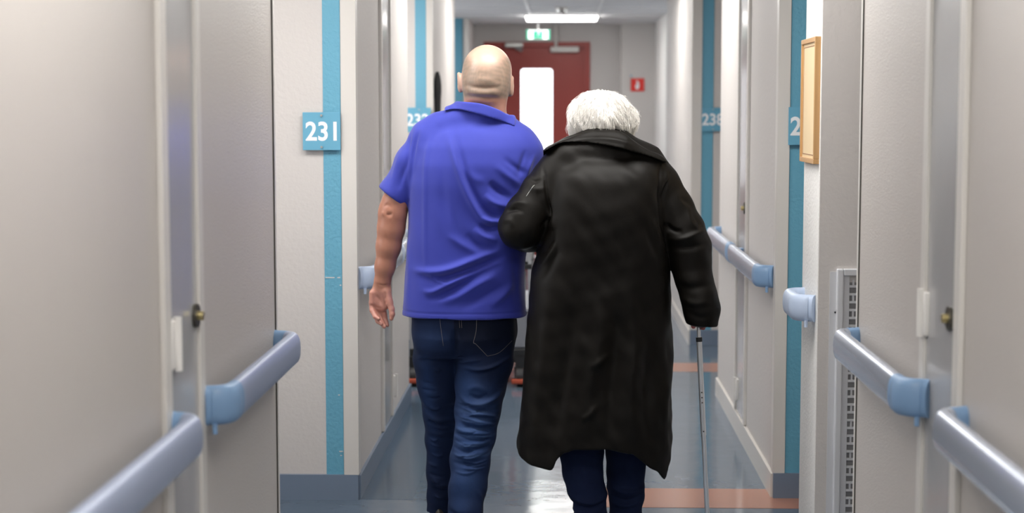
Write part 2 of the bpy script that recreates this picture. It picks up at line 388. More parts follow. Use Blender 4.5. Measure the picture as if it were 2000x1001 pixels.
# ------------------------------------------------------------------ signs
def text_mesh(s, size, ext, bold, sx=1):
    cu = bpy.data.curves.new('numerals', 'FONT'); cu.body = s; cu.size = size; cu.extrude = ext; cu.offset = bold; cu.space_character = 1.0
    o = bpy.data.objects.new('numerals_tmp', cu); col.objects.link(o)
    dg = bpy.context.evaluated_depsgraph_get(); dg.update()
    me = bpy.data.meshes.new_from_object(o.evaluated_get(dg)); bpy.data.objects.remove(o)
    xs = [v.co.x for v in me.vertices]; ysv = [v.co.y for v in me.vertices]
    cx = (min(xs)+max(xs))/2; cy = (min(ysv)+max(ysv))/2; h = max(ysv)-min(ysv)
    for v in me.vertices: v.co = Vector(((v.co.x-cx)*sx/h, -v.co.z, (v.co.y-cy)/h))
    me.materials.clear(); return me
def room_sign(txt, Y, x0, x1, y0, y1, tx, th, label, cutat=None):
    a, b = at(x0, y0, Y), at(x1, y1, Y); wd, ht = b.x-a.x, a.z-b.z
    t = thing('room_sign', ((a.x+b.x)/2, Y-.004, (a.z+b.z)/2), label, 'sign', 'blue room number signs')
    obj('sign_plate', box(-wd/2, wd/2, -.006, 0, -ht/2, ht/2, bev=.001), M['sign'], t)
    me = text_mesh(txt, 1, .02, .022, .92)
    c = at(tx, (y0+y1)/2, Y).x-(a.x+b.x)/2
    for v in me.vertices: v.co = Vector((v.co.x*th+c, (-.007 if v.co.y < 0 else -.005), v.co.z*th))
    o = link('numerals', me, M['digit'], t)
    for z in (ht/2-.012, -ht/2+.012):
        bm = bmesh.new(); cyl(bm, (0, -.012, z), (0, -.005, z), .0045, 10); obj('screw', bm, M['screw'], t, auto=True)
room_sign('231', 6.285, 591.5, 666, 219, 293, 628, .074, 'blue room sign with white number 231 on the left facing wall')
room_sign('232', 10.06, 796, 842, 210, 258, 816, .076, 'blurred blue room sign 232 partly behind the man\'s left shoulder')
room_sign('238', 10.58, 1371, 1414, 210, 256, 1392, .076, 'blurred blue room sign 238 right of the woman, half behind the wall')
room_sign('236', 6.365, 1540, 1614, 209, 283, 1577, .074, 'blue room sign showing only a 2 behind the wooden framed board')
# ------------------------------------------------------------------ framed board on the pillar
ya, yb = 5.37, 5.685; z0, z1 = 1.345, 1.758
t = thing('framed_board', (WR, ya, z0), 'blank cream board in a light wooden frame on the white pillar', 'picture frame')
bm = bmesh.new(); fw = .016
for q in ((0, yb-ya, 0, fw), (0, yb-ya, z1-z0-fw, z1-z0), (0, fw, fw, z1-z0-fw), (yb-ya-fw, yb-ya, fw, z1-z0-fw)): bx(bm, -.019, 0, *q, bev=.0015)
obj('frame', bm, M['wood'], t)
obj('board', box(-.012, -.002, fw, yb-ya-fw, fw, z1-z0-fw), M['board'], t)
bm = bmesh.new(); g = .026
for q in ((g, yb-ya-g, g, g+.003), (g, yb-ya-g, z1-z0-g-.003, z1-z0-g), (g, g+.004, g, z1-z0-g), (yb-ya-g-.004, yb-ya-g, g, z1-z0-g)): bx(bm, -.0128, -.011, *q)
obj('border_line', bm, M['line'], t)
# ------------------------------------------------------------------ white vent on the pillar front
Y = 5.36; vx0 = at(1632, 600, Y).x; vt = at(1640, 524, Y).z; vw = .36
t = thing('wall_vent', (vx0, Y, 0), 'tall white framed ventilation grille beside the pillar, behind the right handrail', 'vent')
bm = bmesh.new()
bx(bm, 0, .022, -.022, 0, .03, vt, bev=.004); bx(bm, vw-.022, vw, -.022, 0, .03, vt, bev=.004); bx(bm, .022, vw-.022, -.022, 0, vt-.022, vt, bev=.003); bx(bm, .022, vw-.022, -.022, 0, .03, .052, bev=.003)
bx(bm, .022, .042, -.012, 0, .052, vt-.022); bx(bm, .072, vw-.042, -.004, 0, .052, vt-.022)
obj('vent_frame', bm, M['vent'], t)
obj('vent_backing', box(.0425, vw-.0425, -.006, 0, .056, vt-.045), M['ventdark'], t)
bm = bmesh.new(); k = 0; z = .06
while z < vt-.05:
    bx(bm, .0425, vw-.0425, -.012, -.002, z, z+.0075)
    for j in range(9): bx(bm, .052+j*.03+(.015 if k % 2 else 0), .058+j*.03+(.015 if k % 2 else 0), -.010, -.002, z, z+.026)
    z += .026; k += 1
obj('vent_grid', bm, M['vent'], t)
bm = bmesh.new(); bx(bm, -.021, 0, -.006, 0, 0.02, vt-.01); obj('vent_flange', bm, M['vent'], t)
for (x, y) in ((1630.5, 609), (1628.5, 990)):
    p = at(x, y, Y); bm = bmesh.new(); cyl(bm, (p.x-vx0, -.010, p.z), (p.x-vx0, -.004, p.z), .0032, 10); obj('screw', bm, M['black'], t)
# pillar front in the darker wall tone, its shade put into the colour
struct('trim_%d' % tn, box(WR+.002, 1.9, 5.356, 5.362, 0, CEIL), M['wall']); tn += 1
# ------------------------------------------------------------------ ceiling things
def ceiling_light(x, y, label, wx=.66, wy=.42):
    t = thing('ceiling_light', (x, y, CEIL), label, 'ceiling light', 'white ceiling lights along the corridor')
    bm = bmesh.new(); bx(bm, -wx/2-.012, wx/2+.012, -wy/2-.012, wy/2+.012, -.014, 0); obj('lamp_frame', bm, M['lampframe'], t)
    obj('diffuser', box(-wx/2, wx/2, -wy/2, wy/2, -.040, -.008, bev=.008), M['lamp'], t)
ceiling_light(at(1097, 34, 15.5).x, 15.5, 'glowing white rectangular ceiling light before the red door')
for y, l in ((11.6, 'white ceiling light above the frame, over the 232 and 238 signs'), (8.3, 'white ceiling light above the frame, beyond the two people'), (5.1, 'white ceiling light above the frame, right over the two people'), (2.3, 'white ceiling light above the frame, nearest the camera'), (-1, 'white ceiling light behind the camera')): ceiling_light(0.02, y, l, 1.2, .5)
for x, y, l in ((-1.35, 5.2, 'added unseen ceiling light in the left side recess before sign 231'), (-1.35, 9.2, 'added unseen ceiling light in the far left side recess, between signs 231 and 232')): ceiling_light(x, y, l, .6, .6)  # unseen lights added to brighten the facing walls and the pillar side
p = at(1097, 14, 14.2)
t = thing('smoke_detector', (p.x, 14.2, CEIL), 'small grey round smoke detector on the ceiling before the light', 'smoke detector')
bm = bmesh.new(); cyl(bm, (0, 0, -.02), (0, 0, 0), .055, 24); obj('detector_base', bm, M['trim'], t, auto=True)
bm = bmesh.new(); tube(bm, [(0, 0, -.02), (0, 0, -.045), (0, 0, -.055)], .05, 24, rs=[.05, .042, .02]); obj('detector_head', bm, M['screw'], t, auto=True)
# exit sign
a, b = at(1028, 58, 15.9), at(1074, 77, 15.9); cx, cz = (a.x+b.x)/2, (a.z+b.z)/2; hw, hh = (b.x-a.x)/2, (a.z-b.z)/2
t = thing('exit_sign', (cx, 15.9, cz), 'lit green and white running-man exit sign hanging before the red door', 'exit sign')
bm = bmesh.new(); bx(bm, -hw, hw, 0, .03, -hh, hh, bev=.004); cyl(bm, (0, .015, hh), (0, .015, CEIL-cz), .006, 8); obj('sign_box', bm, M['lampframe'], t)
obj('lit_panel', box(-hw+.004, hw-.004, -.003, 0, -hh+.004, hh-.004), M['exitlight'], t)
bm = bmesh.new(); bx(bm, -.045, .045, -.006, -.002, -hh+.006, hh-.012)
gp = obj('green_pictogram_ground', bm, M['green'], t)
for u in (-hw, hw-.018): obj('green_edge', box(u, u+.018, -.006, 0, -hh, hh), M['green'], t)
bm = bmesh.new(); ellipsoid(bm, (.006, -.008, hh*.42), (.009, .002, .009)); tube(bm, [(.002, -.008, hh*.25), (-.004, -.008, -hh*.2)], .009, 8, flat=(1, .3))
tube(bm, [(-.004, -.008, -hh*.15), (.014, -.008, -hh*.45), (.012, -.008, -hh*.8)], .006, 6, flat=(1, .3)); tube(bm, [(-.004, -.008, -hh*.15), (-.02, -.008, -hh*.6)], .006, 6, flat=(1, .3))
tube(bm, [(.002, -.008, hh*.2), (.02, -.008, 0)], .004, 6, flat=(1, .3)); tube(bm, [(.002, -.008, hh*.2), (-.018, -.008, hh*.05)], .004, 6, flat=(1, .3))
obj('running_figure', bm, M['digit'], t)
# red fire sign
a, b = at(1232, 153, 16.79), at(1258, 178, 16.79)
t = thing('fire_sign', ((a.x+b.x)/2, 16.795, (a.z+b.z)/2), 'small red fire equipment sign with white symbol on the end wall', 'sign')
hw, hh = (b.x-a.x)/2, (a.z-b.z)/2
obj('sign_plate', box(-hw, hw, -.008, 0, -hh, hh), M['signred'], t)
bm = bmesh.new(); prism(bm, [(-.022, -.03), (-.006, -.048), (.012, -.04), (.02, -.01), (.014, .025), (.0, .045), (-.012, .04), (-.005, .01), (-.018, .0)], lambda u, v, s: (u, -.012+.004*s, v)); obj('symbol', bm, M['digit'], t)
bm = bmesh.new(); bx(bm, -hw-.004, -hw+.012, -.01, 0, hh+.018, hh+.034); obj('blue_dot', bm, M['stripe'], t)
# small dark fitting near the ceiling right, hanging pad left
p0, p1 = at(1306, 9, 13.2), at(1316, 47, 13.2)
t = thing('door_holder', ((p0.x+p1.x)/2, 13.2, p1.z), 'black upright fitting near the ceiling at the right wall end', 'fitting')
obj('holder_body', box(-.021, .021, -.04, .04, 0, p0.z-p1.z, bev=.006), M['black'], t)
obj('holder_mount', box(0, .06, -.02, .02, .05, .09), M['dark'], t)
Yb = at_x(857, WL+.03, 180); pa, pb = at(857, 140, Yb), at(857, 262, Yb)
t = thing('hanging_case', (WL, Yb, pb.z), 'slim black case hanging on the left wall beyond the 232 sign', 'case')
bm = bmesh.new(); hgt = pa.z-pb.z
tube(bm, [(.022, 0, k*hgt/14) for k in range(15)], .02, 14, rs=[.010, .018, .019, .019, .0185, .018, .018, .0185, .019, .021, .022, .022, .020, .016, .008], flat=(1.1, .8)); obj('case_body', bm, M['black'], t, True)
bm = bmesh.new(); cyl(bm, (0, 0, hgt*.9), (.02, 0, hgt*.9), .006, 8); obj('hook', bm, M['screw'], t)
# ------------------------------------------------------------------ trolley
t = thing('ward_trolley', (-.50, 9.0, 0), 'grey ward trolley on black castors beyond and between the two people', 'trolley')
X0, X1 = -.345, .335
obj('base_tray', box(X0, X1, 0, .9, .125, .205, bev=.01), M['black'], t)
obj('lower_cabinet', box(X0+.01, X1-.02, .01, .88, .206, .40, bev=.008), M['greyplastic'], t)
obj('middle_shelf', box(X0, X1, 0, .9, .41, .43, bev=.004), M['steel'], t)
obj('upper_shelf', box(X0, X1, 0, .9, .645, .675, bev=.004), M['black'], t)
obj('top_box', box(X0+.01, X1-.005, .01, .88, .685, .765, bev=.008), M['steel'], t)
for x in (X0+.012, X1-.012):
    for y in (.012, .888): obj('upright', box(x-.01, x+.01, y-.01, y+.01, .2, .69), M['steel'], t)
for x in (X0+.03, X1-.06):
    for y in (-.02, .86):
        bm = bmesh.new(); bx(bm, x-.03, x+.03, y-.005, y+.025, .10, .16); bx(bm, x-.035, x-.025, y-.03, y+.03, .04, .11); bx(bm, x+.015, x+.025, y-.03, y+.03, .04, .11)
        c = obj('castor', bm, M['black'], t)
        bm = bmesh.new(); cyl(bm, (x-.022, y, .05), (x+.012, y, .05), .05, 20); obj('wheel', bm, M['rubber'], c)
        bm = bmesh.new(); bx(bm, x-.05, x+.03, y-.07, y-.03, .02, .045, bev=.006); obj('brake_pedal', bm, M['orange'], c)
for k, (x, m, nm) in enumerate(((.18, 'paper', 'white'), (.215, 'orange', 'orange'), (.245, 'paper', 'white'), (.275, 'greyplastic', 'grey'))):
    bm = box(-.50+x, -.50+x+.022, 9.03, 9.26, .431, .60+.01*(k % 2), bev=.002)
    o = obj('folder', bm, M[m]); tag(o, ('leftmost white folder' if k == 0 else nm+' folder'+(' right of the orange one' if nm == 'white' else ''))+' standing on the trolley middle shelf', 'folder', 'folders on the trolley shelf')

# ================================================================== signed-distance modelling of the figures
class Field:
    def __init__(s, xs, ys, zs):
        s.xs, s.ys, s.zs = [np.asarray(a, np.float32) for a in (xs, ys, zs)]
        s.D = np.full((len(xs), len(ys), len(zs)), .09, np.float32)
    def sub(s, lo, hi, m=.06):
        r = []
        for a, l, h in zip((s.xs, s.ys, s.zs), lo, hi):
            i0 = max(0, int(np.searchsorted(a, l-m))-1); i1 = min(len(a), int(np.searchsorted(a, h+m))+1); r.append(slice(i0, i1))
        g = (s.xs[r[0]][:, None, None], s.ys[r[1]][None, :, None], s.zs[r[2]][None, None, :])
        return tuple(r), g
    def smin(s, sl, d, k):
        A = s.D[sl]
        if k <= 0: s.D[sl] = np.minimum(A, d); return
        h = np.maximum(k-np.abs(A-d), 0)/k
        s.D[sl] = np.minimum(A, d)-h*h*k*.25
    def smax(s, sl, d, k):
        A = s.D[sl]; h = np.maximum(k-np.abs(A-d), 0)/k if k > 0 else 0
        s.D[sl] = np.maximum(A, d)+h*h*k*.25
    def cone(s, a, b, ra, rb, k=.02, sq=(1, 1, 1), cutter=False, clip=None):
        a = np.array(a, float); b = np.array(b, float); r = max(ra, rb)
        lo = np.minimum(a, b)-r*max(1, 1/min(sq)); hi = np.maximum(a, b)+r*max(1, 1/min(sq))
        sl, (X, Y, Z) = s.sub(lo, hi)
        ab = b-a; L = max(float(ab@ab), 1e-9)
        t = np.clip(((X-a[0])*ab[0]+(Y-a[1])*ab[1]+(Z-a[2])*ab[2])/L, 0, 1)
        dx = (X-a[0]-t*ab[0])*sq[0]; dy = (Y-a[1]-t*ab[1])*sq[1]; dz = (Z-a[2]-t*ab[2])*sq[2]
        d = np.sqrt(dx*dx+dy*dy+dz*dz)-(ra+(rb-ra)*t)
        if clip is not None: d = np.maximum(d, clip(X, Y, Z))
        if cutter: s.smax(sl, -d, k)
        else: s.smin(sl, d.astype(np.float32), k)
    def chain(s, pts, k=.02, sq=(1, 1, 1), clip=None):
        for p, q in zip(pts[:-1], pts[1:]): s.cone(p[:3], q[:3], p[3], q[3], k, sq, clip=clip)
    def ell(s, c, r, k=.02, cutter=False, rot=None):
        m = max(r); sl, (X, Y, Z) = s.sub(np.array(c)-m, np.array(c)+m)
        x, y, z = X-c[0], Y-c[1], Z-c[2]
        if rot is not None:
            R = np.array(rot); x, y, z = (R[0][0]*x+R[1][0]*y+R[2][0]*z, R[0][1]*x+R[1][1]*y+R[2][1]*z, R[0][2]*x+R[1][2]*y+R[2][2]*z)
        q = np.sqrt((x/r[0])**2+(y/r[1])**2+(z/r[2])**2); g = np.sqrt((x/r[0]**2)**2+(y/r[1]**2)**2+(z/r[2]**2)**2)
        d = np.clip(q*(q-1)/np.maximum(g, 1e-6), -.1, .2)
        if cutter: s.smax(sl, -d, k)
        else: s.smin(sl, d.astype(np.float32), k)
    def loft(s, rows, k=.02, n=2.4, clip=None):
        # rows: (z, xL, xR, yc, b)
        rows = np.array(sorted(rows)); z = s.zs.astype(float)
        zz = rows[:, 0]; zlo, zhi = zz[0], zz[-1]
        lo = (rows[:, 1].min(), (rows[:, 3]-rows[:, 4]).min(), zlo); hi = (rows[:, 2].max(), (rows[:, 3]+rows[:, 4]).max(), zhi)
        sl, (X, Y, Z) = s.sub(lo, hi); z1 = Z[0, 0]
        fine = np.linspace(zlo, zhi, 200)
        def it(c):
            f = np.interp(fine, zz, rows[:, c]); ker = np.hanning(15); ker /= ker.sum()
            f = np.convolve(np.pad(f, 7, mode='edge'), ker, 'valid'); return np.interp(z1, fine, f)[None, None, :]
        xl, xr, yc, b = it(1), it(2), it(3), it(4); cx = (xl+xr)/2; a = (xr-xl)/2
        dx = X-cx; dy = Y-yc
        q = (np.abs(dx/a)**n+np.abs(dy/b)**n)**(1/n); r = np.sqrt(dx*dx+dy*dy)
        d = np.where(q > .02, r*(1-1/np.maximum(q, .02)), -.05)
        d = np.maximum(np.clip(d, -.1, .2), np.maximum(zlo-Z, Z-zhi))
        if clip is not None: d = np.maximum(d, clip(X, Y, Z))
        s.smin(sl, d.astype(np.float32), k)
def nets(D, xs, ys, zs):
    S = D < 0; nx, ny, nz = D.shape
    C = [(i, j, k) for i in (0, 1) for j in (0, 1) for k in (0, 1)]
    cnt = np.zeros((nx-1, ny-1, nz-1), np.int8)
    for i, j, k in C: cnt += S[i:nx-1+i, j:ny-1+j, k:nz-1+k]
    act = np.argwhere((cnt > 0) & (cnt < 8)); ids = -np.ones(cnt.shape, np.int32); ids[tuple(act.T)] = np.arange(len(act))
    V = np.stack([D[act[:, 0]+c[0], act[:, 1]+c[1], act[:, 2]+c[2]] for c in C], 1)
    P = np.zeros((len(act), 3)); W = np.zeros(len(act))
    for a in range(8):
        for b in range(a+1, 8):
            if sum(abs(C[a][q]-C[b][q]) for q in range(3)) != 1: continue
            m = (V[:, a] < 0) != (V[:, b] < 0); t = np.where(m, V[:, a]/np.where(m, V[:, a]-V[:, b], 1), 0)
            P += np.where(m[:, None], np.array(C[a])+t[:, None]*(np.array(C[b])-np.array(C[a])), 0); W += m
    P = P/W[:, None]+act
    co = np.stack([np.interp(P[:, 0], np.arange(nx), xs), np.interp(P[:, 1], np.arange(ny), ys), np.interp(P[:, 2], np.arange(nz), zs)], 1)
    quads = []
    for ax in range(3):
        sl0 = [slice(1, n-1) for n in D.shape]; sl1 = list(sl0)
        sl0[ax] = slice(0, D.shape[ax]-1); sl1[ax] = slice(1, D.shape[ax])
        A, B = S[tuple(sl0)], S[tuple(sl1)]; e = np.argwhere(A != B)
        base = e.copy()
        for q in range(3):
            if q != ax: base[:, q] += 1
        u, v = [q for q in range(3) if q != ax]
        def cid(du, dv):
            c = base.copy(); c[:, u] -= du; c[:, v] -= dv; return ids[tuple(c.T)]
        Q = np.stack([cid(1, 1), cid(0, 1), cid(0, 0), cid(1, 0)], 1)
        fl = A[tuple(e.T)] if ax != 1 else ~A[tuple(e.T)]
        Q[~fl] = Q[~fl][:, ::-1]; quads.append(Q)
    return co, np.concatenate(quads)
def relax(co, Q, it=2, lam=.5):
    E = np.concatenate([Q[:, [0, 1]], Q[:, [1, 2]], Q[:, [2, 3]], Q[:, [3, 0]]])
    for _ in range(it):
        s = np.zeros_like(co); n = np.zeros(len(co))
        for c in range(3):
            s[:, c] = np.bincount(E[:, 0], co[E[:, 1], c], len(co))+np.bincount(E[:, 1], co[E[:, 0], c], len(co))
        n = np.bincount(E[:, 0], minlength=len(co))+np.bincount(E[:, 1], minlength=len(co))
        co = co*(1-lam)+lam*s/np.maximum(n, 1)[:, None]
    return co
def normals(co, Q):
    fn = np.cross(co[Q[:, 2]]-co[Q[:, 0]], co[Q[:, 3]]-co[Q[:, 1]]); N = np.zeros_like(co)
    for c in range(3):
        for q in range(4): N[:, c] += np.bincount(Q[:, q], fn[:, c], len(co))
    return N/np.maximum(np.linalg.norm(N, axis=1), 1e-9)[:, None]
def seg_dist(x, z, poly):
    best = np.full(len(x), 9.); tt = np.zeros(len(x)); n = len(poly)-1
    for i in range(n):
        a, b = np.array(poly[i]), np.array(poly[i+1]); ab = b-a
        t = np.clip(((x-a[0])*ab[0]+(z-a[1])*ab[1])/(ab@ab+1e-12), 0, 1)
        d = np.hypot(x-a[0]-t*ab[0], z-a[1]-t*ab[1]); m = d < best
        best = np.where(m, d, best); tt = np.where(m, (i+t)/n, tt)
    return best, tt
def fold(co, N, Y, px, amp, wpx, oneside=0, front=False):
    """raise (amp>0) or sink a soft crease running along the photo-space polyline px, on the side facing the camera"""
    poly = [(at(x, y, Y).x, at(x, y, Y).z) for x, y in px]
    # smooth the polyline
    d, t = seg_dist(co[:, 0], co[:, 2], poly); w = wpx*Y/F
    amp = amp*1.55
    prof = np.exp(-(d/w)**2)*np.sin(np.pi*np.clip(t*.96+.02, 0, 1))
    side = np.clip(-N[:, 1]*1.6, 0, 1) if not front else 1
    return co+N*(amp*prof*side)[:, None]
def curve_px(pts, n=6):
    P = [np.array(p, float) for p in pts]; P = [2*P[0]-P[1]]+P+[2*P[-1]-P[-2]]; out = []
    for i in range(1, len(P)-2):
        for k in range(n):
            t = k/n; a, b, c, d = P[i-1:i+3]
            out.append(tuple(.5*((2*b)+(-a+c)*t+(2*a-5*b+4*c-d)*t*t+(-a+3*b-3*c+d)*t**3)))
    out.append(tuple(P[-2])); return out
def to_obj(name, co, Q, m, parent, colors=None, origin=None):
    if origin is not None: co = co-np.array(origin)
    me = bpy.data.meshes.new(name); nv, nf = len(co), len(Q)
    me.vertices.add(nv); me.vertices.foreach_set('co', co.astype(np.float32).ravel())
    me.loops.add(nf*4); me.loops.foreach_set('vertex_index', Q.astype(np.int32).ravel())
    me.polygons.add(nf); me.polygons.foreach_set('loop_start', np.arange(0, nf*4, 4, dtype=np.int32))
    me.update(calc_edges=True); me.validate()
    if colors is not None:
        at_ = me.color_attributes.new('pigment', 'FLOAT_COLOR', 'POINT')
        at_.data.foreach_set('color', np.concatenate([colors, np.ones((nv, 1))], 1).astype(np.float32).ravel())
    return link(name, me, m, parent, smooth=True)
def axis(lo, hi, step, fine=()):
    out = [lo]
    while out[-1] < hi:
        st = step
        for a, b, s_ in fine:
            if a <= out[-1] <= b: st = s_
        out.append(out[-1]+st)
    return out
def wobble(co, seed, scale, amp):   # cheap smooth noise
    r = np.random.default_rng(seed); s = np.zeros(len(co))
    for _ in range(7):
        k = r.normal(size=3)*scale; s += np.sin(co@k+r.uniform(0, 6.28))
    return amp*s/2.6
def vec(x, y, Y): return tuple(at(x, y, Y))
def pt(x, y, Y, r): return (*at(x, y, Y), r)
def sm(e0, e1, v): t = np.clip((v-e0)/(e1-e0), 0, 1); return t*t*(3-2*t)

# ------------------------------------------------------------------ THE MAN
YM = 5.60
man = thing('person', (-.30, YM, 0), 'bald person in bright blue polo shirt and jeans, walking away arm in arm', 'person')
MO = (-.30, YM, 0)
# --- body (one surface)
hx, hz_ = at(951, 150, YM).x, at(951, 150, YM).z
hand_x = (at(718, 600, YM).x-.01, at(772, 600, YM).x+.01); hand_z = (at(745, 642, YM).z-.02, at(745, 548, YM).z)
f = Field(axis(at(712, 500, YM).x-.03, at(1075, 300, YM).x+.03, .005, [(hand_x[0], hand_x[1], .0022)]),
          axis(5.32, 6.12, .005, [(5.545, 5.66, .0028)]),
          axis(.0, 1.80, .005, [(hand_z[0], hand_z[1], .0022), (1.48, 1.78, .004)]))
# skull, face, neck
top = at(949, 90, YM).z; rx = .0820
cz = top-.104
f.ell((hx, YM+.006, cz), (rx, .101, .104), 0)
f.ell((hx+.001, YM+.004, cz+.030), (.0785, .092, .0735), .02)
f.ell((hx-.004, YM-.026, cz-.030), (.074, .072, .078), .03)
f.ell((hx, YM+.045, cz-.055), (.060, .062, .085), .03)          # jaw / lower face
f.cone((hx, YM+.055, cz-.115), (hx, YM+.085, cz-.125), .030, .022, .03)   # chin
f.cone((hx+.002, YM+.105, cz-.012), (hx+.002, YM+.122, cz-.055), .010, .015, .012)  # nose
f.cone((hx-.05, YM+.082, cz+.022), (hx+.05, YM+.082, cz+.022), .014, .014, .02)     # brow
for sx in (-1, 1): f.ell((hx+sx*.032, YM+.104, cz-.001), (.016, .014, .010), .012, cutter=True); f.ell((hx+sx*.032, YM+.090, cz-.001), (.0125, .0125, .011), .004)
f.cone((hx-.022, YM+.103, cz-.080), (hx+.022, YM+.103, cz-.080), .007, .007, .008); f.cone((hx-.024, YM+.112, cz-.081), (hx+.024, YM+.112, cz-.081), .0015, .0015, .004, cutter=True)
nk = at(946, 205, YM)
f.cone((hx-.002, YM-.020, cz-.055), (nk.x, YM-.005, nk.z-.03), .061, .062, .02)
f.cone((hx-.035, YM-.025, cz-.06), (nk.x-.04, YM-.02, nk.z-.03), .030, .035, .02); f.cone((hx+.035, YM-.025, cz-.06), (nk.x+.04, YM-.02, nk.z-.03), .030, .035, .02)
for sx, ex, ey in ((-1, 898, 160), (1, 998.5, 168)):
    e = at(ex, ey, YM)
    R = Matrix.Rotation(sx*-.40, 3, 'Z') @ Matrix.Rotation(sx*.12, 3, 'Y')
    Rm = [[R[i][j] for j in range(3)] for i in range(3)]
    f.ell((e.x, YM+.002, e.z), (.0105, .021, .034), .006, rot=Rm)
    f.ell((e.x+sx*.006, YM+.006, e.z+.004), (.006, .011, .020), .005, cutter=True, rot=Rm)
    f.ell((e.x-sx*.002, YM+.010, e.z-.026), (.007, .009, .010), .008)
# trunk
f.loft([(at(0, y, YM).z, at(l, y, YM).x, at(r, y, YM).x, YM, b) for y, l, r, b in
        [(262, 838, 1030, .085), (300, 815, 1042, .100), (380, 812, 1028, .105), (480, 812, 1012, .10), (560, 810, 1000, .10), (620, 820, 992, .095), (655, 830, 980, .085)]], .03)
f.chain([pt(946, 232, YM, .045), pt(895, 250, YM, .040), pt(838, 272, YM, .050)], .03)
f.chain([pt(955, 236, YM, .045), pt(990, 262, YM, .040), pt(1028, 290, YM, .050)], .03)
# left arm (bare forearm)
f.chain([pt(836, 275, YM, .050), pt(800, 335, YM-.005, .045), pt(772, 395, YM-.01, .0435), pt(767, 418, YM-.01, .0455), pt(764, 445, YM-.005, .0455),
         pt(759, 480, YM, .0410), pt(752, 520, YM+.005, .0330), pt(747.5, 548, YM+.008, .0275)], .018, sq=(1, 1.05, 1))
f.cone(at(760, 408, YM-.030), at(764, 413, YM-.030), .015, .016, .02)
f.cone(at(749, 404, YM-.02), at(748, 420, YM-.02), .008, .008, .02)
# left hand, palm towards the camera
HY = YM+.008
f.cone(at(747, 548, HY), at(747, 562, HY), .0270, .025, .012, sq=(1, 1.25, 1))
f.cone(at(743, 566, HY+.002), at(737, 592, HY+.004), .0290, .0260, .014, sq=(1, 1.75, 1))
f.cone(at(750, 566, HY+.002), at(748, 596, HY+.002), .0230, .0200, .014, sq=(1, 1.5, 1))
f.cone(at(755, 570, HY-.010), at(761, 590, HY-.012), .0150, .0130, .012)            # thumb mount
f.chain([pt(759, 586, HY-.014, .0125), pt(765, 603, HY-.018, .0100), pt(766, 613, HY-.020, .0094), pt(764.5, 622, HY-.022, .0072)], .005)
f.cone(at(727, 572, HY-.008), at(727, 590, HY-.008), .011, .010, .014)              # heel of the hand, little-finger side
for P_ in ([(725.5, 590, .002, .0098), (727, 606, -.010, .0090), (733, 618, -.024, .0080), (739.5, 622, -.030, .0066)],
           [(732.5, 596, .006, .0102), (733, 613, .000, .0095), (738.5, 627, -.014, .0085), (745, 632, -.022, .0070)],
           [(740.5, 599, .010, .0105), (741, 616, .008, .0098), (745.5, 630, -.002, .0088), (750.5, 637.5, -.010, .0072)],
           [(748.5, 598, .012, .0102), (750.5, 614, .014, .0096), (753.5, 627, .010, .0086), (756.5, 634.5, .004, .0070)]):
    f.chain([pt(x, y, HY+dy, r) for x, y, dy, r in P_], .0035)
# right arm: upper arm down, forearm forward
f.chain([pt(1028, 292, YM, .050), pt(1043, 350, YM+.02, .045), pt(1046, 395, YM+.05, .042), pt(1040, 402, YM+.16, .036), pt(1030, 400, YM+.27, .028)], .02)
e = at(1026, 398, YM+.27); ex, ey, ez = e.x, YM+.27, e.z
f.cone((ex, ey, ez), (ex-.005, ey+.07, ez), .027, .026, .012, sq=(1, 1, 1.5))
for q in range(4): f.chain([(ex-.027+.018*q, ey+.09, ez, .009), (ex-.027+.018*q, ey+.125-.004*abs(q-1.5), ez-.006, .0085), (ex-.025+.017*q, ey+.148-.006*abs(q-1.5), ez-.022, .007)], .003)
f.chain([(ex-.028, ey+.05, ez-.004, .012), (ex-.045, ey+.08, ez-.014, .010), (ex-.048, ey+.105, ez-.020, .008)], .005)
# legs inside the jeans
LL = [(854, 650, YM+.01, .066), (855, 720, YM+.04, .056), (858, 800, YM+.10, .042), (863, 880, YM+.16, .036), (861, 950, YM+.205, .024), (861, 1040, YM+.25, .024)]
RL = [(950, 650, YM, .070), (946, 710, YM-.01, .066), (936, 790, YM-.03, .055), (924, 870, YM-.10, .052), (914, 950, YM-.16, .040), (907, 1050, YM-.20, .028)]
f.chain([pt(*p) for p in LL], .03); f.chain([pt(*p) for p in RL], .03)
for p, sg in ((at(861, 1046, YM+.25), 1), (at(907, 1062, YM-.20), 1)): f.cone((p.x, p.y, .07), (p.x, p.y+.12, .05), .028, .026, .02)
co, Q = nets(f.D, f.xs, f.ys, f.zs); co = relax(co, Q, 1)
N = normals(co, Q)
# neck and scalp rolls
for px, a, w_ in ((((906, 165), (930, 171), (960, 173), (985, 168)), -.0030, 4), (((908, 186), (935, 190), (960, 192), (982, 192)), -.0030, 4), (((910, 178), (945, 182), (980, 182)), .0025, 6),
                 (((912, 200), (940, 204), (968, 210)), -.002, 4), (((925, 152), (950, 158), (975, 155)), .0015, 6)):
    co = fold(co, N, YM, curve_px(px), a, w_)
for px, a, w_ in ((((752, 402), (760, 398), (770, 404)), -.0025, 2.5), (((758, 415), (764, 417), (770, 414)), -.0045, 3.2), (((750, 410), (752, 420)), .002, 3), (((736, 553), (748, 556), (760, 554)), -.0015, 2.2),
                 (((734, 575), (741, 584), (745, 596)), -.0025, 3), (((752, 566), (754, 582), (752, 598)), -.003, 3), (((728, 596), (738, 600), (747, 602)), -.0018, 2.2)):
    co = fold(co, N, YM, curve_px(px), a, w_)
skin = np.tile(np.array([.57, .37, .285]), (len(co), 1))
warm = sm(at(0, 480, YM).z, at(0, 400, YM).z, co[:, 2])
skin = skin*(1-.0*warm[:, None])
arm = (co[:, 2] < 1.3).astype(float)[:, None]
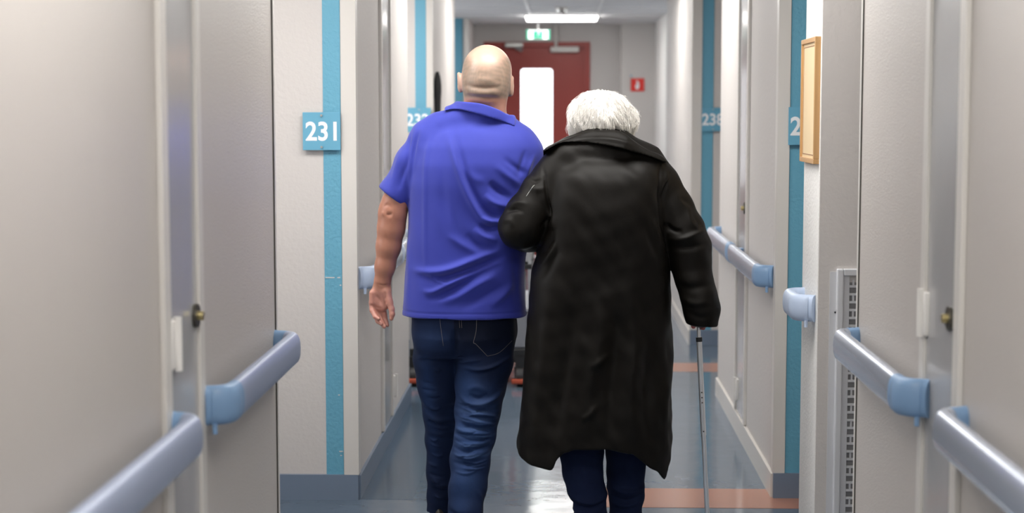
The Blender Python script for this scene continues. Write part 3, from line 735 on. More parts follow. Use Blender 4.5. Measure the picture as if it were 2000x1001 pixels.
skin = skin*(1-arm)+arm*np.array([.44, .20, .135])
hnd = sm(at(0, 550, YM).z, at(0, 575, YM).z, co[:, 2])[:, None]*(co[:, 2] > .75)[:, None]*(co[:, 0] < at(775, 600, YM).x)[:, None]
skin = skin*(1-hnd)+hnd*np.array([.56, .27, .215])
isneck = sm(at(0, 186, YM).z, at(0, 196, YM).z, co[:, 2])[:, None]*(co[:, 2] > 1.45)[:, None]
skin = skin*(1-isneck*.8)+isneck*.8*np.array([.50, .235, .155])
# shaven hair band: sides and back of the skull, clear crown
zz = (co[:, 2]-cz)/.104; bald = sm(.15, .62, zz-.55*((co[:, 0]-hx)/.08)**2+.10)
band = (1-bald)*sm(-.78, -.60, zz)*(co[:, 1] < YM+.035)*(co[:, 2] > 1.5)*(1-(np.abs(co[:, 0]-hx) > .0815))
gr = .85+.15*np.clip(wobble(co, 3, 220, 1), -1, 1)
lips = np.exp(-(((co[:, 0]-hx)/.026)**2+((co[:, 2]-(cz-.080))/.009)**2))*(co[:, 1] > YM+.08)
skin = skin*(1-.5*lips[:, None])+.5*lips[:, None]*np.array([.42, .12, .10])
band = (band*gr*.90)[:, None]
skin = skin*(1-band)+band*np.array([.22, .172, .13])
to_obj('body', co, Q, M['skin'], man, skin, MO)
M['eye'] = mat('eye_white', (.75, .72, .70), .2); M['iris'] = mat('iris_brown', (.04, .025, .015), .2); M['brow'] = mat('brow_hair', (.16, .11, .08), .8)
def eyes(parent, org, x, y, z, sp, bm_brow):
    for sx in (-1, 1):
        bm = bmesh.new(); ellipsoid(bm, (x+sx*sp-org[0], y-org[1], z-org[2]), (.0100, .0095, .0055), 20); e_ = obj('eye', bm, M['eye'], parent, True)
        bm = bmesh.new(); ellipsoid(bm, (x+sx*sp-org[0], y+.0080-org[1], z-org[2]), (.0042, .0022, .0042), 14); obj('iris', bm, M['iris'], e_, True)
        bm = bmesh.new(); tube(bm, [(x+sx*(sp-.016)-org[0], y+.011-org[1], z+.017-org[2]), (x+sx*sp-org[0], y+.012-org[1], z+.022-org[2]), (x+sx*(sp+.018)-org[0], y+.002-org[1], z+.017-org[2])], .004, 8, rs=[.003, .004, .002]); obj('eyebrow', bm, bm_brow, parent, True)
eyes(man, MO, hx, YM+.0925, cz-.001, .032, M['brow'])
# --- polo shirt
f = Field(axis(at(725, 380, YM).x, at(1075, 300, YM).x+.05, .004), axis(5.36, 5.90, .0045), axis(at(0, 612, YM).z-.02, at(0, 195, YM).z+.03, .004))
rows = [(232, 892, 1000, .0, .05), (246, 862, 1022, 0, .085), (262, 832, 1040, .00, .110), (285, 812, 1050, -.005, .128), (320, 804, 1052, -.008, .140), (360, 799, 1048, -.005, .145), (400, 797, 1044, 0, .145), (450, 795.5, 1036, 0, .142), (500, 794, 1026, 0, .140),
        (550, 791, 1024, 0, .142), (590, 788, 1027, 0, .146), (611, 786.5, 1030, 0, .148)]
f.loft([(at(0, y, YM).z, at(l, y, YM).x, at(r, y, YM).x, YM+dy, b) for y, l, r, dy, b in rows], .03, n=2.3)
TR1 = [pt(940, 232, YM-.02, .052), pt(900, 240, YM-.012, .052), pt(862, 253, YM, .055), pt(836, 270, YM, .062)]
TR2 = [pt(948, 236, YM-.02, .052), pt(985, 262, YM-.012, .054), pt(1012, 280, YM, .056), pt(1024, 300, YM, .060)]
f.chain(TR1, .03); f.chain(TR2, .03)
f.cone(at(944, 240, YM+.03), at(944, 225, YM+.01), .075, .066, .03)
# shirt top line
ch = at(768, 380, YM); c2 = at(838, 272, YM); ax_ = (ch-c2).normalized(); ax_ = (ax_+Vector((-.10, 0, 0))).normalized()
f.chain([pt(838, 274, YM, .063), pt(806, 318, YM-.004, .056), pt(770, 378, YM-.008, .0510), pt(755, 405, YM-.008, .052)], .022, sq=(1, .92, 1),
        clip=lambda X, Y, Z: (X-ch.x)*ax_.x+(Y-ch.y)*ax_.y+(Z-ch.z)*ax_.z)
f.chain([pt(1024, 300, YM, .061), pt(1044, 350, YM+.02, .056), pt(1047, 384, YM+.035, .054)], .022)
# neck opening
f.cone(at(944, 192, YM-.006), at(944, 150, YM-.01), .063, .070, .004, cutter=True)
co, Q = nets(f.D, f.xs, f.ys, f.zs); co = relax(co, Q, 2); N = normals(co, Q)
zh = at(0, 612, YM).z
shirt_folds = [
 (((880, 262), (895, 310), (912, 360), (938, 412), (965, 440)), .0100, 7), (((895, 262), (912, 330), (935, 385), (968, 425)), -.0075, 7),
 (((850, 250), (838, 300), (836, 380), (836, 470), (838, 540)), .0035, 5), (((822, 250), (812, 290), (806, 350)), -.0050, 4), (((806, 250), (800, 300), (797, 370)), -.003, 3),
 (((958, 352), (975, 368), (1000, 385)), -.0110, 7), (((950, 375), (970, 392), (1000, 400)), .0095, 7), (((945, 395), (965, 412), (990, 418)), -.0080, 6),
 (((945, 418), (962, 426), (985, 428)), .0090, 5), (((940, 432), (960, 440), (980, 440)), -.0090, 5), (((930, 440), (950, 456), (975, 464)), .0080, 7), (((915, 450), (940, 472), (975, 480)), -.0070, 8),
 (((970, 320), (1000, 345), (1018, 360)), .0055, 7), (((985, 305), (1010, 325), (1030, 340)), -.0045, 6), (((1028, 290), (1020, 320), (1015, 345)), -.0045, 5), (((1045, 300), (1034, 325), (1028, 345)), .004, 4),
 (((812, 522), (850, 524), (885, 518), (930, 500), (975, 482)), .0110, 7), (((825, 534), (860, 536), (900, 526), (950, 508), (990, 492)), -.0100, 7), (((840, 528), (862, 540), (880, 545)), .0060, 4),
 (((832, 560), (850, 562), (872, 552), (900, 538), (930, 525)), .0090, 6), (((838, 574), (870, 568), (900, 552), (945, 528), (985, 510)), -.0080, 7), (((860, 582), (900, 570), (940, 545), (975, 530)), .0070, 8),
 (((905, 592), (945, 572), (985, 550)), -.0060, 8), (((960, 590), (985, 570), (1003, 545)), .0050, 7), (((880, 452), (905, 470), (940, 490)), .0045, 7),
 (((905, 320), (930, 345), (955, 350)), .0030, 8), (((868, 300), (872, 380), (880, 450)), -.0028, 9), (((790, 290), (778, 325), (768, 365)), .0045, 6), (((802, 300), (790, 340), (782, 370)), -.0045, 5),
 (((1004, 480), (1008, 540), (1010, 605)), -.0020, 6), (((800, 450), (802, 530), (798, 600)), .0030, 6), (((890, 400), (900, 440), (915, 470)), -.003, 8)]
for px, a, w_ in shirt_folds: co = fold(co, N, YM, curve_px(px), a, w_)
# hem line and small cloth unevenness
hemz = at(900, 603, YM).z
co = co + N*(-.0018*np.exp(-((co[:, 2]-hemz)/.0022)**2))[:, None]
co = co + N*wobble(co, 11, 28, .0016)[:, None]
shirt = to_obj('polo_shirt', co, Q, M['shirt'], man, origin=MO)
DSH, SX = f.D.copy(), (f.xs, f.ys, f.zs)
# --- collar: stands off the shirt
low = curve_px([(866, 217), (885, 213), (906, 215), (940, 224), (970, 233), (992, 241), (1004, 246)], 4)
lx_ = np.array([at(x, y, YM-.06).x for x, y in low]); lz_ = np.array([at(x, y, YM-.06).z for x, y in low])
f = Field(axis(at(850, 200, YM).x, at(1020, 200, YM).x, .003), axis(5.42, 5.78, .004), axis(at(0, 262, YM).z, at(0, 190, YM).z, .003))
f.chain([(p[0], p[1], p[2], p[3]+.010) for p in TR1], .03); f.chain([(p[0], p[1], p[2], p[3]+.010) for p in TR2], .03)
f.cone(at(944, 244, YM+.02), at(944, 222, YM-.005), .100, .090, .03)
f.cone(at(943, 226, YM-.010), at(941, 204, YM-.014), .090, .080, .02)
sl, (X, Y, Z) = f.sub((-9, -9, -9), (9, 9, 9))
zlow = np.interp(X[:, 0, 0], lx_, lz_)[:, None, None]-np.clip(Y-YM, 0, 1)*.35
f.smax(sl, (zlow-Z)+0*Y, .002)
tl = curve_px([(880, 196), (901, 198), (940, 202), (972, 213), (992, 224)], 4)
tz = np.interp(X[:, 0, 0], [at(x, y, YM-.06).x for x, y in tl], [at(x, y, YM-.06).z for x, y in tl])[:, None, None]-np.clip(Y-YM, 0, 1)*.25
f.smax(sl, (Z-tz)+0*Y, .004)
f.cone(at(943, 225, YM-.006), at(942, 150, YM-.012), .066, .067, .003, cutter=True)
f.smax(sl, at(869, 215, YM).x-X+0*Y+0*Z, .006); f.smax(sl, X-at(1008, 240, YM).x+0*Y+0*Z, .006)
co, Q = nets(f.D, f.xs, f.ys, f.zs); co = relax(co, Q, 1); to_obj('collar', co, Q, M['shirt'], man, origin=MO)
# --- jeans
f = Field(axis(at(790, 700, YM).x, at(1020, 700, YM).x, .003), axis(5.30, 6.0, .0036), axis(.07, at(0, 596, YM).z, .003))
f.loft([(at(0, y, YM).z, at(l, y, YM).x, at(r, y, YM).x, YM-.005, b) for y, l, r, b in [(597, 803, 1008, .118), (625, 804, 1008, .125), (650, 806, 1005, .128), (672, 810, 1000, .115), (690, 818, 990, .09)]], .03, n=2.4)
JL = [(858, 648, YM, .090), (853, 700, YM+.03, .078), (857, 750, YM+.06, .070), (862, 800, YM+.10, .062), (864, 860, YM+.15, .057), (861, 920, YM+.19, .052), (860, 965, YM+.22, .047), (860, 1000, YM+.24, .047), (860, 1052, YM+.25, .050)]
JR = [(954, 648, YM-.005, .096), (947, 700, YM-.01, .0945), (939, 750, YM-.02, .084), (934, 800, YM-.04, .0755), (926.5, 850, YM-.08, .0685), (918.5, 900, YM-.12, .0655), (912.5, 950, YM-.16, .0600), (909, 1000, YM-.19, .0550), (907, 1075, YM-.20, .054)]
f.chain([pt(*p) for p in JL], .02); f.chain([pt(*p) for p in JR], .02)
co, Q = nets(f.D, f.xs, f.ys, f.zs); co = relax(co, Q, 3); N = normals(co, Q)
jf = [(((893, 632), (892, 660), (893, 700)), -.010, 6), (((893, 700), (915, 696), (945, 692)), .006, 4), (((895, 692), (915, 690)), -.006, 3), (((908, 708), (940, 712), (975, 702), (998, 690)), .007, 4), (((905, 720), (940, 720), (980, 712)), -.005, 6),
      (((900, 762), (918, 776), (945, 778), (970, 765), (985, 752)), .009, 5), (((915, 750), (935, 745), (952, 755)), .005, 6), (((918, 760), (938, 766), (955, 758)), -.006, 4),
      (((905, 784), (930, 792), (955, 798), (972, 806)), .008, 4), (((915, 780), (945, 790), (972, 796)), -.006, 3.5), (((895, 800), (925, 808), (955, 815), (972, 820)), .008, 4), (((895, 810), (925, 818), (965, 826)), -.007, 3.5),
      (((892, 822), (925, 830), (965, 832)), .008, 4), (((890, 832), (925, 840), (962, 838)), -.006, 3), (((890, 845), (925, 850), (962, 845)), .007, 4), (((888, 856), (920, 860), (962, 853)), -.006, 3), (((888, 868), (925, 868), (960, 862)), .006, 4),
      (((886, 882), (920, 882), (955, 876)), -.005, 4), (((882, 975), (900, 990), (930, 998)), .006, 4), (((880, 960), (900, 972), (940, 975)), -.004, 5), (((935, 925), (945, 950), (940, 985)), .003, 4),
      (((812, 760), (830, 790), (850, 800)), .005, 6), (((828, 810), (850, 822), (880, 822)), .006, 5), (((830, 828), (855, 838), (882, 836)), -.005, 4), (((832, 850), (856, 856), (880, 850)), .004, 5), (((838, 950), (855, 962), (876, 960)), .007, 5), (((838, 968), (856, 978), (876, 975)), -.006, 4), (((838, 985), (855, 992), (876, 990)), .006, 4)]
for k in range(26):   # small creases bunched behind the knee and at the calf
    y = 780+k*4.6+random.uniform(-2, 2); x = random.uniform(890, 925); L_ = random.uniform(20, 48)
    jf.append((((x, y), (x+L_*.5, y+random.uniform(1, 5)), (x+L_, y+random.uniform(-5, 5))), random.choice((.0035, -.0035, .0045)), random.uniform(1.6, 2.6)))
for k in range(14):
    y = 700+k*20+random.uniform(-6, 6); x = random.uniform(822, 850); L_ = random.uniform(16, 34)
    jf.append((((x, y), (x+L_*.5, y+random.uniform(2, 6)), (x+L_, y+random.uniform(-3, 8))), random.choice((.004, -.004)), random.uniform(2, 3.4)))
for px, a, w_ in jf: co = fold(co, N, YM, curve_px(px), a, w_)
co = co+N*wobble(co, 5, 40, .0022)[:, None]; N = normals(co, Q)
P2 = lambda x, y: (at(x, y, YM).x, at(x, y, YM).z)
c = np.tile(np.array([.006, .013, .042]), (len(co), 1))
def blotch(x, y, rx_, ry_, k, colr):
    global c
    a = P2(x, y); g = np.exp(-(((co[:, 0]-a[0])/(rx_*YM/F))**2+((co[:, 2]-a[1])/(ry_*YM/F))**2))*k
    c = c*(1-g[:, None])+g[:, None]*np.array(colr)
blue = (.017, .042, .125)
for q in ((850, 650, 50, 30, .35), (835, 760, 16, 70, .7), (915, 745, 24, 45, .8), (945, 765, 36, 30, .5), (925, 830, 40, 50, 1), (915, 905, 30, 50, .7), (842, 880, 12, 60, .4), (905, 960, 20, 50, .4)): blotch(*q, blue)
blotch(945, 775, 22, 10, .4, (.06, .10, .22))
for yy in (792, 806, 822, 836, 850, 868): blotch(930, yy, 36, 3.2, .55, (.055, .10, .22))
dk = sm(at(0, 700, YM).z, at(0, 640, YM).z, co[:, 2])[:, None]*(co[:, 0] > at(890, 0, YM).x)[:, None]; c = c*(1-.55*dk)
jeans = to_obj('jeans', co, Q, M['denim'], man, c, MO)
jbvh = BVHTree.FromPolygons([tuple(v) for v in co], [tuple(q) for q in Q.tolist()])
def on_surface(bvh, pts, off=.0012):
    out = []
    for x, y in pts:
        d = (FW*F + RT*(x-1000) - UP*(y-500.5)).normalized(); h = bvh.ray_cast(EYE, d)
        if h[0] is not None: out.append(h[0]-d*off)
    return out
def stitch(name, bvh, px, r, m, parent, origin):
    pts = [p-Vector(origin) for p in on_surface(bvh, curve_px(px, 5))]
    if len(pts) > 2:
        bm = bmesh.new(); tube(bm, pts, r, 5); return obj(name, bm, m, parent, True)
man_o = MO
stitch('pocket_edge', jbvh, [(943, 610), (955, 614), (970, 617), (990, 617)], .0016, M['stitch2'], man, man_o)
stitch('pocket_stitching', jbvh, [(931, 612), (930, 645), (925, 668), (930, 672), (952, 695)], .0006, M['stitch'], man, man_o)
stitch('pocket_stitching', jbvh, [(952, 695), (975, 688), (1000, 665)], .0005, M['stitch'], man, man_o)
stitch('pocket_stitching', jbvh, [(858, 612), (861, 640), (866, 675)], .0005, M['stitch'], man, man_o)
stitch('back_seam_stitching', jbvh, [(897, 610), (897, 625), (898, 640)], .0005, M['stitch'], man, man_o)
stitch('back_seam_stitching', jbvh, [(901, 610), (901, 625), (902, 640)], .0005, M['stitch'], man, man_o)
def shoe(parent, org, x, y, m, L=.285, wid=.046):
    bm = bmesh.new(); n = 24
    prof = []
    for z, g in ((0, 1.0), (.022, 1.03), (.026, .97), (.05, .93), (.08, .70), (.10, .52)):
        ring = []
        for k in range(n):
            a = 2*math.pi*k/n; u = math.cos(a); v = math.sin(a)
            sc = g if z < .06 else g; ly = (v*L/2) if z < .05 else (v*L/2*g-(1-g)*L*.30)
            wx = wid*(1-.18*(v < 0)*abs(v))*(g if z > .03 else 1)
            top = z if z < .05 else z-(.035 if v > .2 else 0)*g
            ring.append(bm.verts.new((x+u*wx-org[0], y+.05+ly-org[1], top)))
        prof.append(ring)
    for i in range(len(prof)-1):
        for k in range(n): bm.faces.new((prof[i][k], prof[i][(k+1) % n], prof[i+1][(k+1) % n], prof[i+1][k]))
    bm.faces.new(prof[0][::-1]); bm.faces.new(prof[-1]); return obj('shoe', bm, m, parent, True)
pa = at(861, 1050, YM+.25); shoe(man, MO, pa.x, YM+.25, M['leather']); pa = at(907, 1075, YM-.2); shoe(man, MO, pa.x, YM-.20, M['leather'])

# ------------------------------------------------------------------ THE WOMAN
YW = 5.45
WO = (.13, YW, 0)
woman = thing('person', WO, 'white-haired stooped person in a long black coat walking with a cane', 'person')
hc = at(1172, 239, YW+.10)      # head centre
f = Field(axis(at(980, 500, YW).x-.02, at(1412, 500, YW).x+.02, .006, [(at(1340, 600, YW).x, at(1385, 600, YW).x, .0025)]),
          axis(5.22, 6.0, .006, [(5.33, 5.46, .003)]), axis(0, 1.62, .006, [(at(0, 655, YW).z, at(0, 590, YW).z, .0025)]))
f.ell((hc.x, hc.y-.004, hc.z), (.074, .086, .088), 0); f.ell((hc.x, hc.y+.045, hc.z-.05), (.054, .055, .076), .03)
f.cone((hc.x, hc.y+.055, hc.z-.105), (hc.x, hc.y+.078, hc.z-.115), .026, .02, .03); f.cone((hc.x, hc.y+.098, hc.z-.010), (hc.x, hc.y+.115, hc.z-.045), .008, .013, .012)
f.cone((hc.x-.045, hc.y+.074, hc.z+.018), (hc.x+.045, hc.y+.074, hc.z+.018), .012, .012, .02)
for sx in (-1, 1):
    f.ell((hc.x+sx*.029, hc.y+.097, hc.z-.002), (.014, .013, .009), .012, cutter=True); f.ell((hc.x+sx*.029, hc.y+.083, hc.z-.002), (.011, .012, .010), .004)
    f.ell((hc.x+sx*.078, hc.y+.004, hc.z-.015), (.008, .018, .030), .008)
f.cone((hc.x-.02, hc.y+.094, hc.z-.072), (hc.x+.02, hc.y+.094, hc.z-.072), .006, .006, .008); f.cone((hc.x-.022, hc.y+.103, hc.z-.073), (hc.x+.022, hc.y+.103, hc.z-.073), .0015, .0015, .004, cutter=True)
nb = at(1182, 300, YW+.02)
f.cone((hc.x, hc.y-.015, hc.z-.06), nb, .050, .058, .03)
f.loft([(at(0, y, YW).z, at(l, y, YW).x, at(r, y, YW).x, YW+.01, b) for y, l, r, b in [(310, 1095, 1280, .07), (360, 1085, 1288, .09), (450, 1090, 1280, .09), (550, 1080, 1285, .10), (650, 1085, 1280, .10), (700, 1095, 1270, .09)]], .03)
f.chain([nb[:]+(.05,), pt(1100, 335, YW, .045), pt(1050, 395, YW-.03, .042), pt(1022, 442, YW-.055, .045), pt(1042, 450, YW+.12, .034), pt(1046, 440, YW+.26, .025)], .025)
e = at(1046, 438, YW+.27); ex, ey, ez = e.x, YW+.27, e.z
f.cone((ex, ey, ez), (ex-.004, ey+.055, ez+.01), .024, .023, .01, sq=(1.3, 1, 1))
for q in range(4): f.chain([(ex-.004, ey+.03+.017*q, ez+.030, .0085), (ex-.03, ey+.035+.017*q, ez+.046, .0075), (ex-.050, ey+.035+.016*q, ez+.040, .0065)], .003)
f.chain([(ex-.012, ey+.035, ez-.012, .010), (ex-.035, ey+.05, ez-.022, .009), (ex-.05, ey+.06, ez-.018, .007)], .004)
f.chain([nb[:]+(.05,), pt(1285, 350, YW, .045), pt(1325, 425, YW-.01, .042), pt(1347, 495, YW-.02, .040), pt(1362, 560, YW-.03, .032), pt(1369, 600, YW-.04, .026)], .025)
# right hand around the cane handle (cane at photo x ~1363)
CY = YW-.05
f.cone(at(1369, 600, CY), at(1367, 622, CY), .025, .026, .012, sq=(1, 1.2, 1))
for q, (bx_, tx_) in enumerate(((1372, 1374.5), )):
    f.chain([pt(1374, 618, CY-.022, .0095), pt(1376, 632, CY-.016, .0088), pt(1373.5, 640, CY-.006, .0075)], .004)
f.chain([pt(1371, 616, CY+.004, .0095), pt(1374, 632, CY+.012, .0088), pt(1371, 640, CY+.018, .0075)], .004)
f.chain([pt(1369, 616, CY+.022, .0092), pt(1372, 630, CY+.030, .0082), pt(1370, 636, CY+.034, .007)], .004)
f.chain([pt(1366, 616, CY+.040, .0088), pt(1369, 628, CY+.046, .0078), pt(1367, 633, CY+.048, .0066)], .004)
f.chain([pt(1360, 612, CY-.016, .0115), pt(1354, 628, CY-.016, .0098), pt(1354.5, 637, CY-.010, .0082)], .004)
WLg = [(1134, 720, YW+.00, .062), (1133, 860, YW+.02, .046), (1140, 930, YW+.0, .040), (1146, 1000, YW+.0, .030), (1148, 1075, YW+.0, .024)]
WRg = [(1232, 720, YW+.00, .062), (1226, 860, YW+.06, .046), (1224, 930, YW+.08, .040), (1222, 1000, YW+.10, .030), (1220, 1060, YW+.11, .024)]
f.chain([pt(*p) for p in WLg], .03); f.chain([pt(*p) for p in WRg], .03)
for p in (at(1148, 1085, YW), at(1220, 1070, YW+.11)): f.cone((p.x, p.y, .06), (p.x, p.y+.11, .045), .026, .024, .02)
co, Q = nets(f.D, f.xs, f.ys, f.zs); co = relax(co, Q, 1)
sk = np.tile(np.array([.55, .30, .23]), (len(co), 1)); hm = (co[:, 2] < 1.0)[:, None]; sk = np.where(hm, np.array([.42, .12, .11]), sk)
to_obj('body', co, Q, M['skin'], woman, sk, WO)
eyes(woman, WO, hc.x, hc.y+.0855, hc.z-.002, .029, M['hair'])
# --- coat
ST = .0045
f = Field(axis(at(955, 500, YW).x, at(1420, 500, YW).x, ST), axis(5.18, 5.84, .005), axis(at(0, 948, YW).z, at(0, 240, YW).z, ST))
rows = [(300, 1108, 1272, .03, .085), (322, 1085, 1292, .005, .125), (350, 1072, 1300, -.005, .150), (400, 1066, 1300, -.01, .165), (450, 1062, 1303, -.01, .165), (500, 1046, 1306, -.005, .165), (530, 1037, 1308, 0, .165), (600, 1033, 1310.5, 0, .170),
        (700, 1025, 1313, 0, .175), (800, 1016.5, 1313, 0, .182), (860, 1011.5, 1311.5, 0, .188), (890, 1010, 1309.5, 0, .19), (945, 1010, 1304, 0, .19)]
hem = [(1000, 884), (1010, 888), (1018, 896), (1032, 903), (1060, 909), (1076, 912), (1083, 905), (1089, 890), (1100, 876), (1120, 870), (1180, 868), (1235, 878), (1262, 903), (1272, 911), (1283, 918), (1291, 930), (1298, 939), (1303, 934), (1309, 910), (1320, 890)]
hX = np.array([at(x, y, YW-.1).x for x, y in hem]); hZ = np.array([at(x, y, YW-.1).z for x, y in hem])
def hemclip(X, Y, Z): return np.interp(X[:, 0, 0], hX, hZ)[:, None, None]-Z+0*Y
f.loft([(at(0, y, YW).z, at(l, y, YW).x, at(r, y, YW).x, YW+dy, b) for y, l, r, dy, b in rows], .03, n=2.5)
# shoulders
SH1 = [pt(1168, 296, YW+.02, .085), pt(1120, 318, YW+.01, .080), pt(1092, 340, YW, .075)]
SH2 = [pt(1200, 300, YW+.02, .085), pt(1250, 330, YW+.01, .080), pt(1284, 362, YW, .075)]
f.chain(SH1, .03); f.chain(SH2, .03)
f.cone(at(1186, 310, YW+.02), at(1188, 274, YW+.05), .10, .062, .03)
LA = [pt(1092, 342, YW, .072), pt(1060, 378, YW-.025, .070), pt(1030, 420, YW-.045, .070), pt(1018, 444, YW-.05, .0725), pt(1028, 455, YW+.03, .062), pt(1046, 455, YW+.14, .050), pt(1048, 446, YW+.24, .044)]
f.chain(LA, .018)
RA = [pt(1284, 364, YW, .072), pt(1312, 408, YW-.01, .070), pt(1334, 450, YW-.02, .0715), pt(1346, 482, YW-.03, .0700), pt(1350, 510, YW-.03, .0665), pt(1356, 545, YW-.04, .0600), pt(1365, 580, YW-.05, .0590), pt(1370, 603, YW-.05, .0580), pt(1372, 640, YW-.05, .050)]
cp = at(1366, 634, YW-.05); cn = Vector((-.10, 0, -1)).normalized()
f.chain(RA, .014, clip=lambda X, Y, Z: (X-cp.x)*cn.x+(Z-cp.z)*cn.z+0*Y)
sl, G = f.sub((-9, -9, -9), (9, 9, 9)); Xf, Yf, Zf = G
hcut = hemclip(*G)
f.smax((slice(None), slice(None), slice(0, int(np.searchsorted(f.zs, at(0, 840, YW).z)))), hcut[:, :, :int(np.searchsorted(f.zs, at(0, 840, YW).z))], .004)
# neck hollow
f.cone(at(1186, 262, YW+.10), at(1180, 200, YW+.13), .055, .075, .006, cutter=True)
co, Q = nets(f.D, f.xs, f.ys, f.zs); co = relax(co, Q, 2); N = normals(co, Q)
cf = [(((1060, 322), (1066, 350), (1070, 385), (1076, 412), (1078, 440)), -.008, 3), (((1070, 400), (1078, 425), (1080, 445)), .005, 6), (((1286, 318), (1285, 360), (1287, 400), (1293, 440), (1300, 480), (1306, 530)), -.009, 3),
      (((1308, 335), (1295, 370), (1290, 400)), -.007, 3), (((1298, 330), (1300, 352), (1294, 380)), .004, 5), (((1292, 430), (1310, 445), (1330, 448)), -.006, 4), (((1300, 462), (1330, 462), (1360, 452), (1382, 448)), .007, 6), (((1305, 480), (1340, 478), (1380, 470)), -.006, 6),
      (((1322, 380), (1340, 392), (1352, 402)), -.003, 5), (((1340, 400), (1345, 430), (1372, 450)), .004, 6), (((1350, 415), (1362, 432), (1365, 445)), -.004, 4),
      (((1030, 345), (1045, 352), (1058, 350)), -.004, 4), (((1035, 362), (1050, 368), (1068, 364)), .0035, 5), (((990, 402), (1010, 392), (1030, 395)), .006, 5), (((985, 412), (1005, 405), (1025, 410)), -.005, 4), (((980, 430), (995, 425), (1005, 440)), .004, 6),
      (((1040, 490), (1060, 470), (1072, 450)), .006, 5), (((1048, 500), (1066, 480), (1080, 460)), -.005, 5), (((1050, 520), (1075, 490), (1084, 465)), .005, 5), (((1060, 545), (1078, 510), (1090, 480)), -.004, 6), (((1055, 440), (1068, 428), (1076, 418)), -.006, 4),
      (((1270, 420), (1280, 450), (1288, 485)), .004, 4), (((1255, 430), (1270, 470), (1280, 500)), -.003, 6),
      (((1160, 560), (1170, 640), (1150, 740), (1135, 840)), .008, 14), (((1120, 560), (1110, 660), (1090, 780), (1070, 890)), -.008, 14), (((1200, 560), (1200, 660), (1190, 760), (1180, 860)), -.008, 14), (((1225, 520), (1235, 640), (1230, 760), (1235, 870)), .007, 14),
      (((1265, 580), (1262, 700), (1260, 800), (1270, 890)), -.007, 12), (((1070, 560), (1060, 680), (1045, 800), (1035, 890)), .006, 14), (((1290, 600), (1296, 720), (1297, 840), (1298, 920)), .005, 8),
      (((1150, 700), (1170, 690), (1185, 675)), .005, 6), (((1135, 800), (1150, 790), (1165, 770)), .005, 6), (((1010, 880), (1035, 894), (1076, 903)), .002, 4), (((1330, 575), (1350, 585), (1385, 580)), .004, 6), (((1335, 600), (1360, 612), (1400, 604)), -.003, 6), (((1318, 545), (1340, 556), (1388, 548)), -.004, 7)]
for px, a, w_ in cf: co = fold(co, N, YW, curve_px(px), a, w_)
co = co+N*(wobble(co, 21, 16, .0028)+wobble(co, 22, 45, .0012))[:, None]
coat = to_obj('coat', co, Q, M['coat'], woman, origin=WO)
cbvh = BVHTree.FromPolygons([tuple(v) for v in co], [tuple(q) for q in Q.tolist()])
stitch('pocket_zip', cbvh, [(1028, 383), (1034, 374), (1041, 364), (1044, 361)], .0011, M['screw'], woman, WO)
# --- coat collar
f = Field(axis(at(1060, 280, YW).x, at(1312, 280, YW).x, .0035), axis(5.24, 5.76, .004), axis(at(0, 345, YW).z, at(0, 240, YW).z, .0035))
f.chain([(p[0]-.0, p[1], p[2], p[3]+.016) for p in SH1], .03); f.chain([(p[0], p[1], p[2], p[3]+.016) for p in SH2], .03)
f.chain([pt(1092, 330, YW-.02, .080), pt(1086, 322, YW-.04, .060)], .02); 
f.cone(at(1186, 306, YW+.02), at(1188, 277, YW+.04), .112, .074, .03)
f.chain([pt(1205, 312, YW-.02, .105), pt(1262, 340, YW-.02, .072), pt(1270, 352, YW-.02, .082)], .03)
sl, (X, Y, Z) = f.sub((-9, -9, -9), (9, 9, 9))
low = curve_px([(1040, 310), (1078, 288), (1096, 280), (1120, 278), (1155, 280), (1200, 287), (1245, 299), (1275, 308), (1294, 316), (1300, 318)], 4)
zl = np.interp(X[:, 0, 0], [at(x, y, YW-.12).x for x, y in low], [at(x, y, YW-.12).z for x, y in low])[:, None, None]-np.clip(Y-YW, 0, 1)*.5
f.smax(sl, (zl-Z)+0*Y, .003)
hi_ = curve_px([(1050, 292), (1079, 281), (1094, 274), (1117, 266), (1141, 256.5), (1155, 254), (1175, 253.5), (1200, 253.5), (1220, 261), (1240, 276), (1265, 292), (1290, 302), (1310, 322)], 4)
zu = np.interp(X[:, 0, 0], [at(x, y, YW).x for x, y in hi_], [at(x, y, YW).z for x, y in hi_])[:, None, None]-np.clip(Y-YW-.02, 0, 1)*.2
f.smax(sl, (Z-zu)+0*Y, .008)
f.cone(at(1184, 275, YW+.085), at(1182, 200, YW+.11), .058, .072, .006, cutter=True)
co, Q = nets(f.D, f.xs, f.ys, f.zs); co = relax(co, Q, 2); N = normals(co, Q)
co = fold(co, N, YW, curve_px([(1120, 272), (1160, 270), (1200, 272), (1235, 282)]), .003, 4)
to_obj('collar', co, Q, M['coat'], woman, origin=WO)
# --- trousers
f = Field(axis(at(1070, 900, YW).x, at(1285, 900, YW).x, .0045), axis(5.30, 5.75, .005), axis(.06, .55, .0045))
TL = [(1136, 830, YW+.03, .078), (1136, 880, YW+.02, .0745), (1138, 920, YW+.01, .068), (1144, 950, YW, .0625), (1150, 966, YW, .0600), (1152, 985, YW, .0530), (1154, 1010, YW, .0560), (1154, 1085, YW, .052)]
TRr = [(1226, 830, YW+.07, .078), (1225, 880, YW+.08, .0730), (1222, 920, YW+.09, .0650), (1222, 950, YW+.10, .0625), (1224, 968, YW+.10, .0600), (1222, 985, YW+.10, .0530), (1222, 1010, YW+.10, .0560), (1220, 1070, YW+.11, .050)]
f.chain([pt(*p) for p in TL], .01); f.chain([pt(*p) for p in TRr], .01)
co, Q = nets(f.D, f.xs, f.ys, f.zs); co = relax(co, Q, 2); N = normals(co, Q)
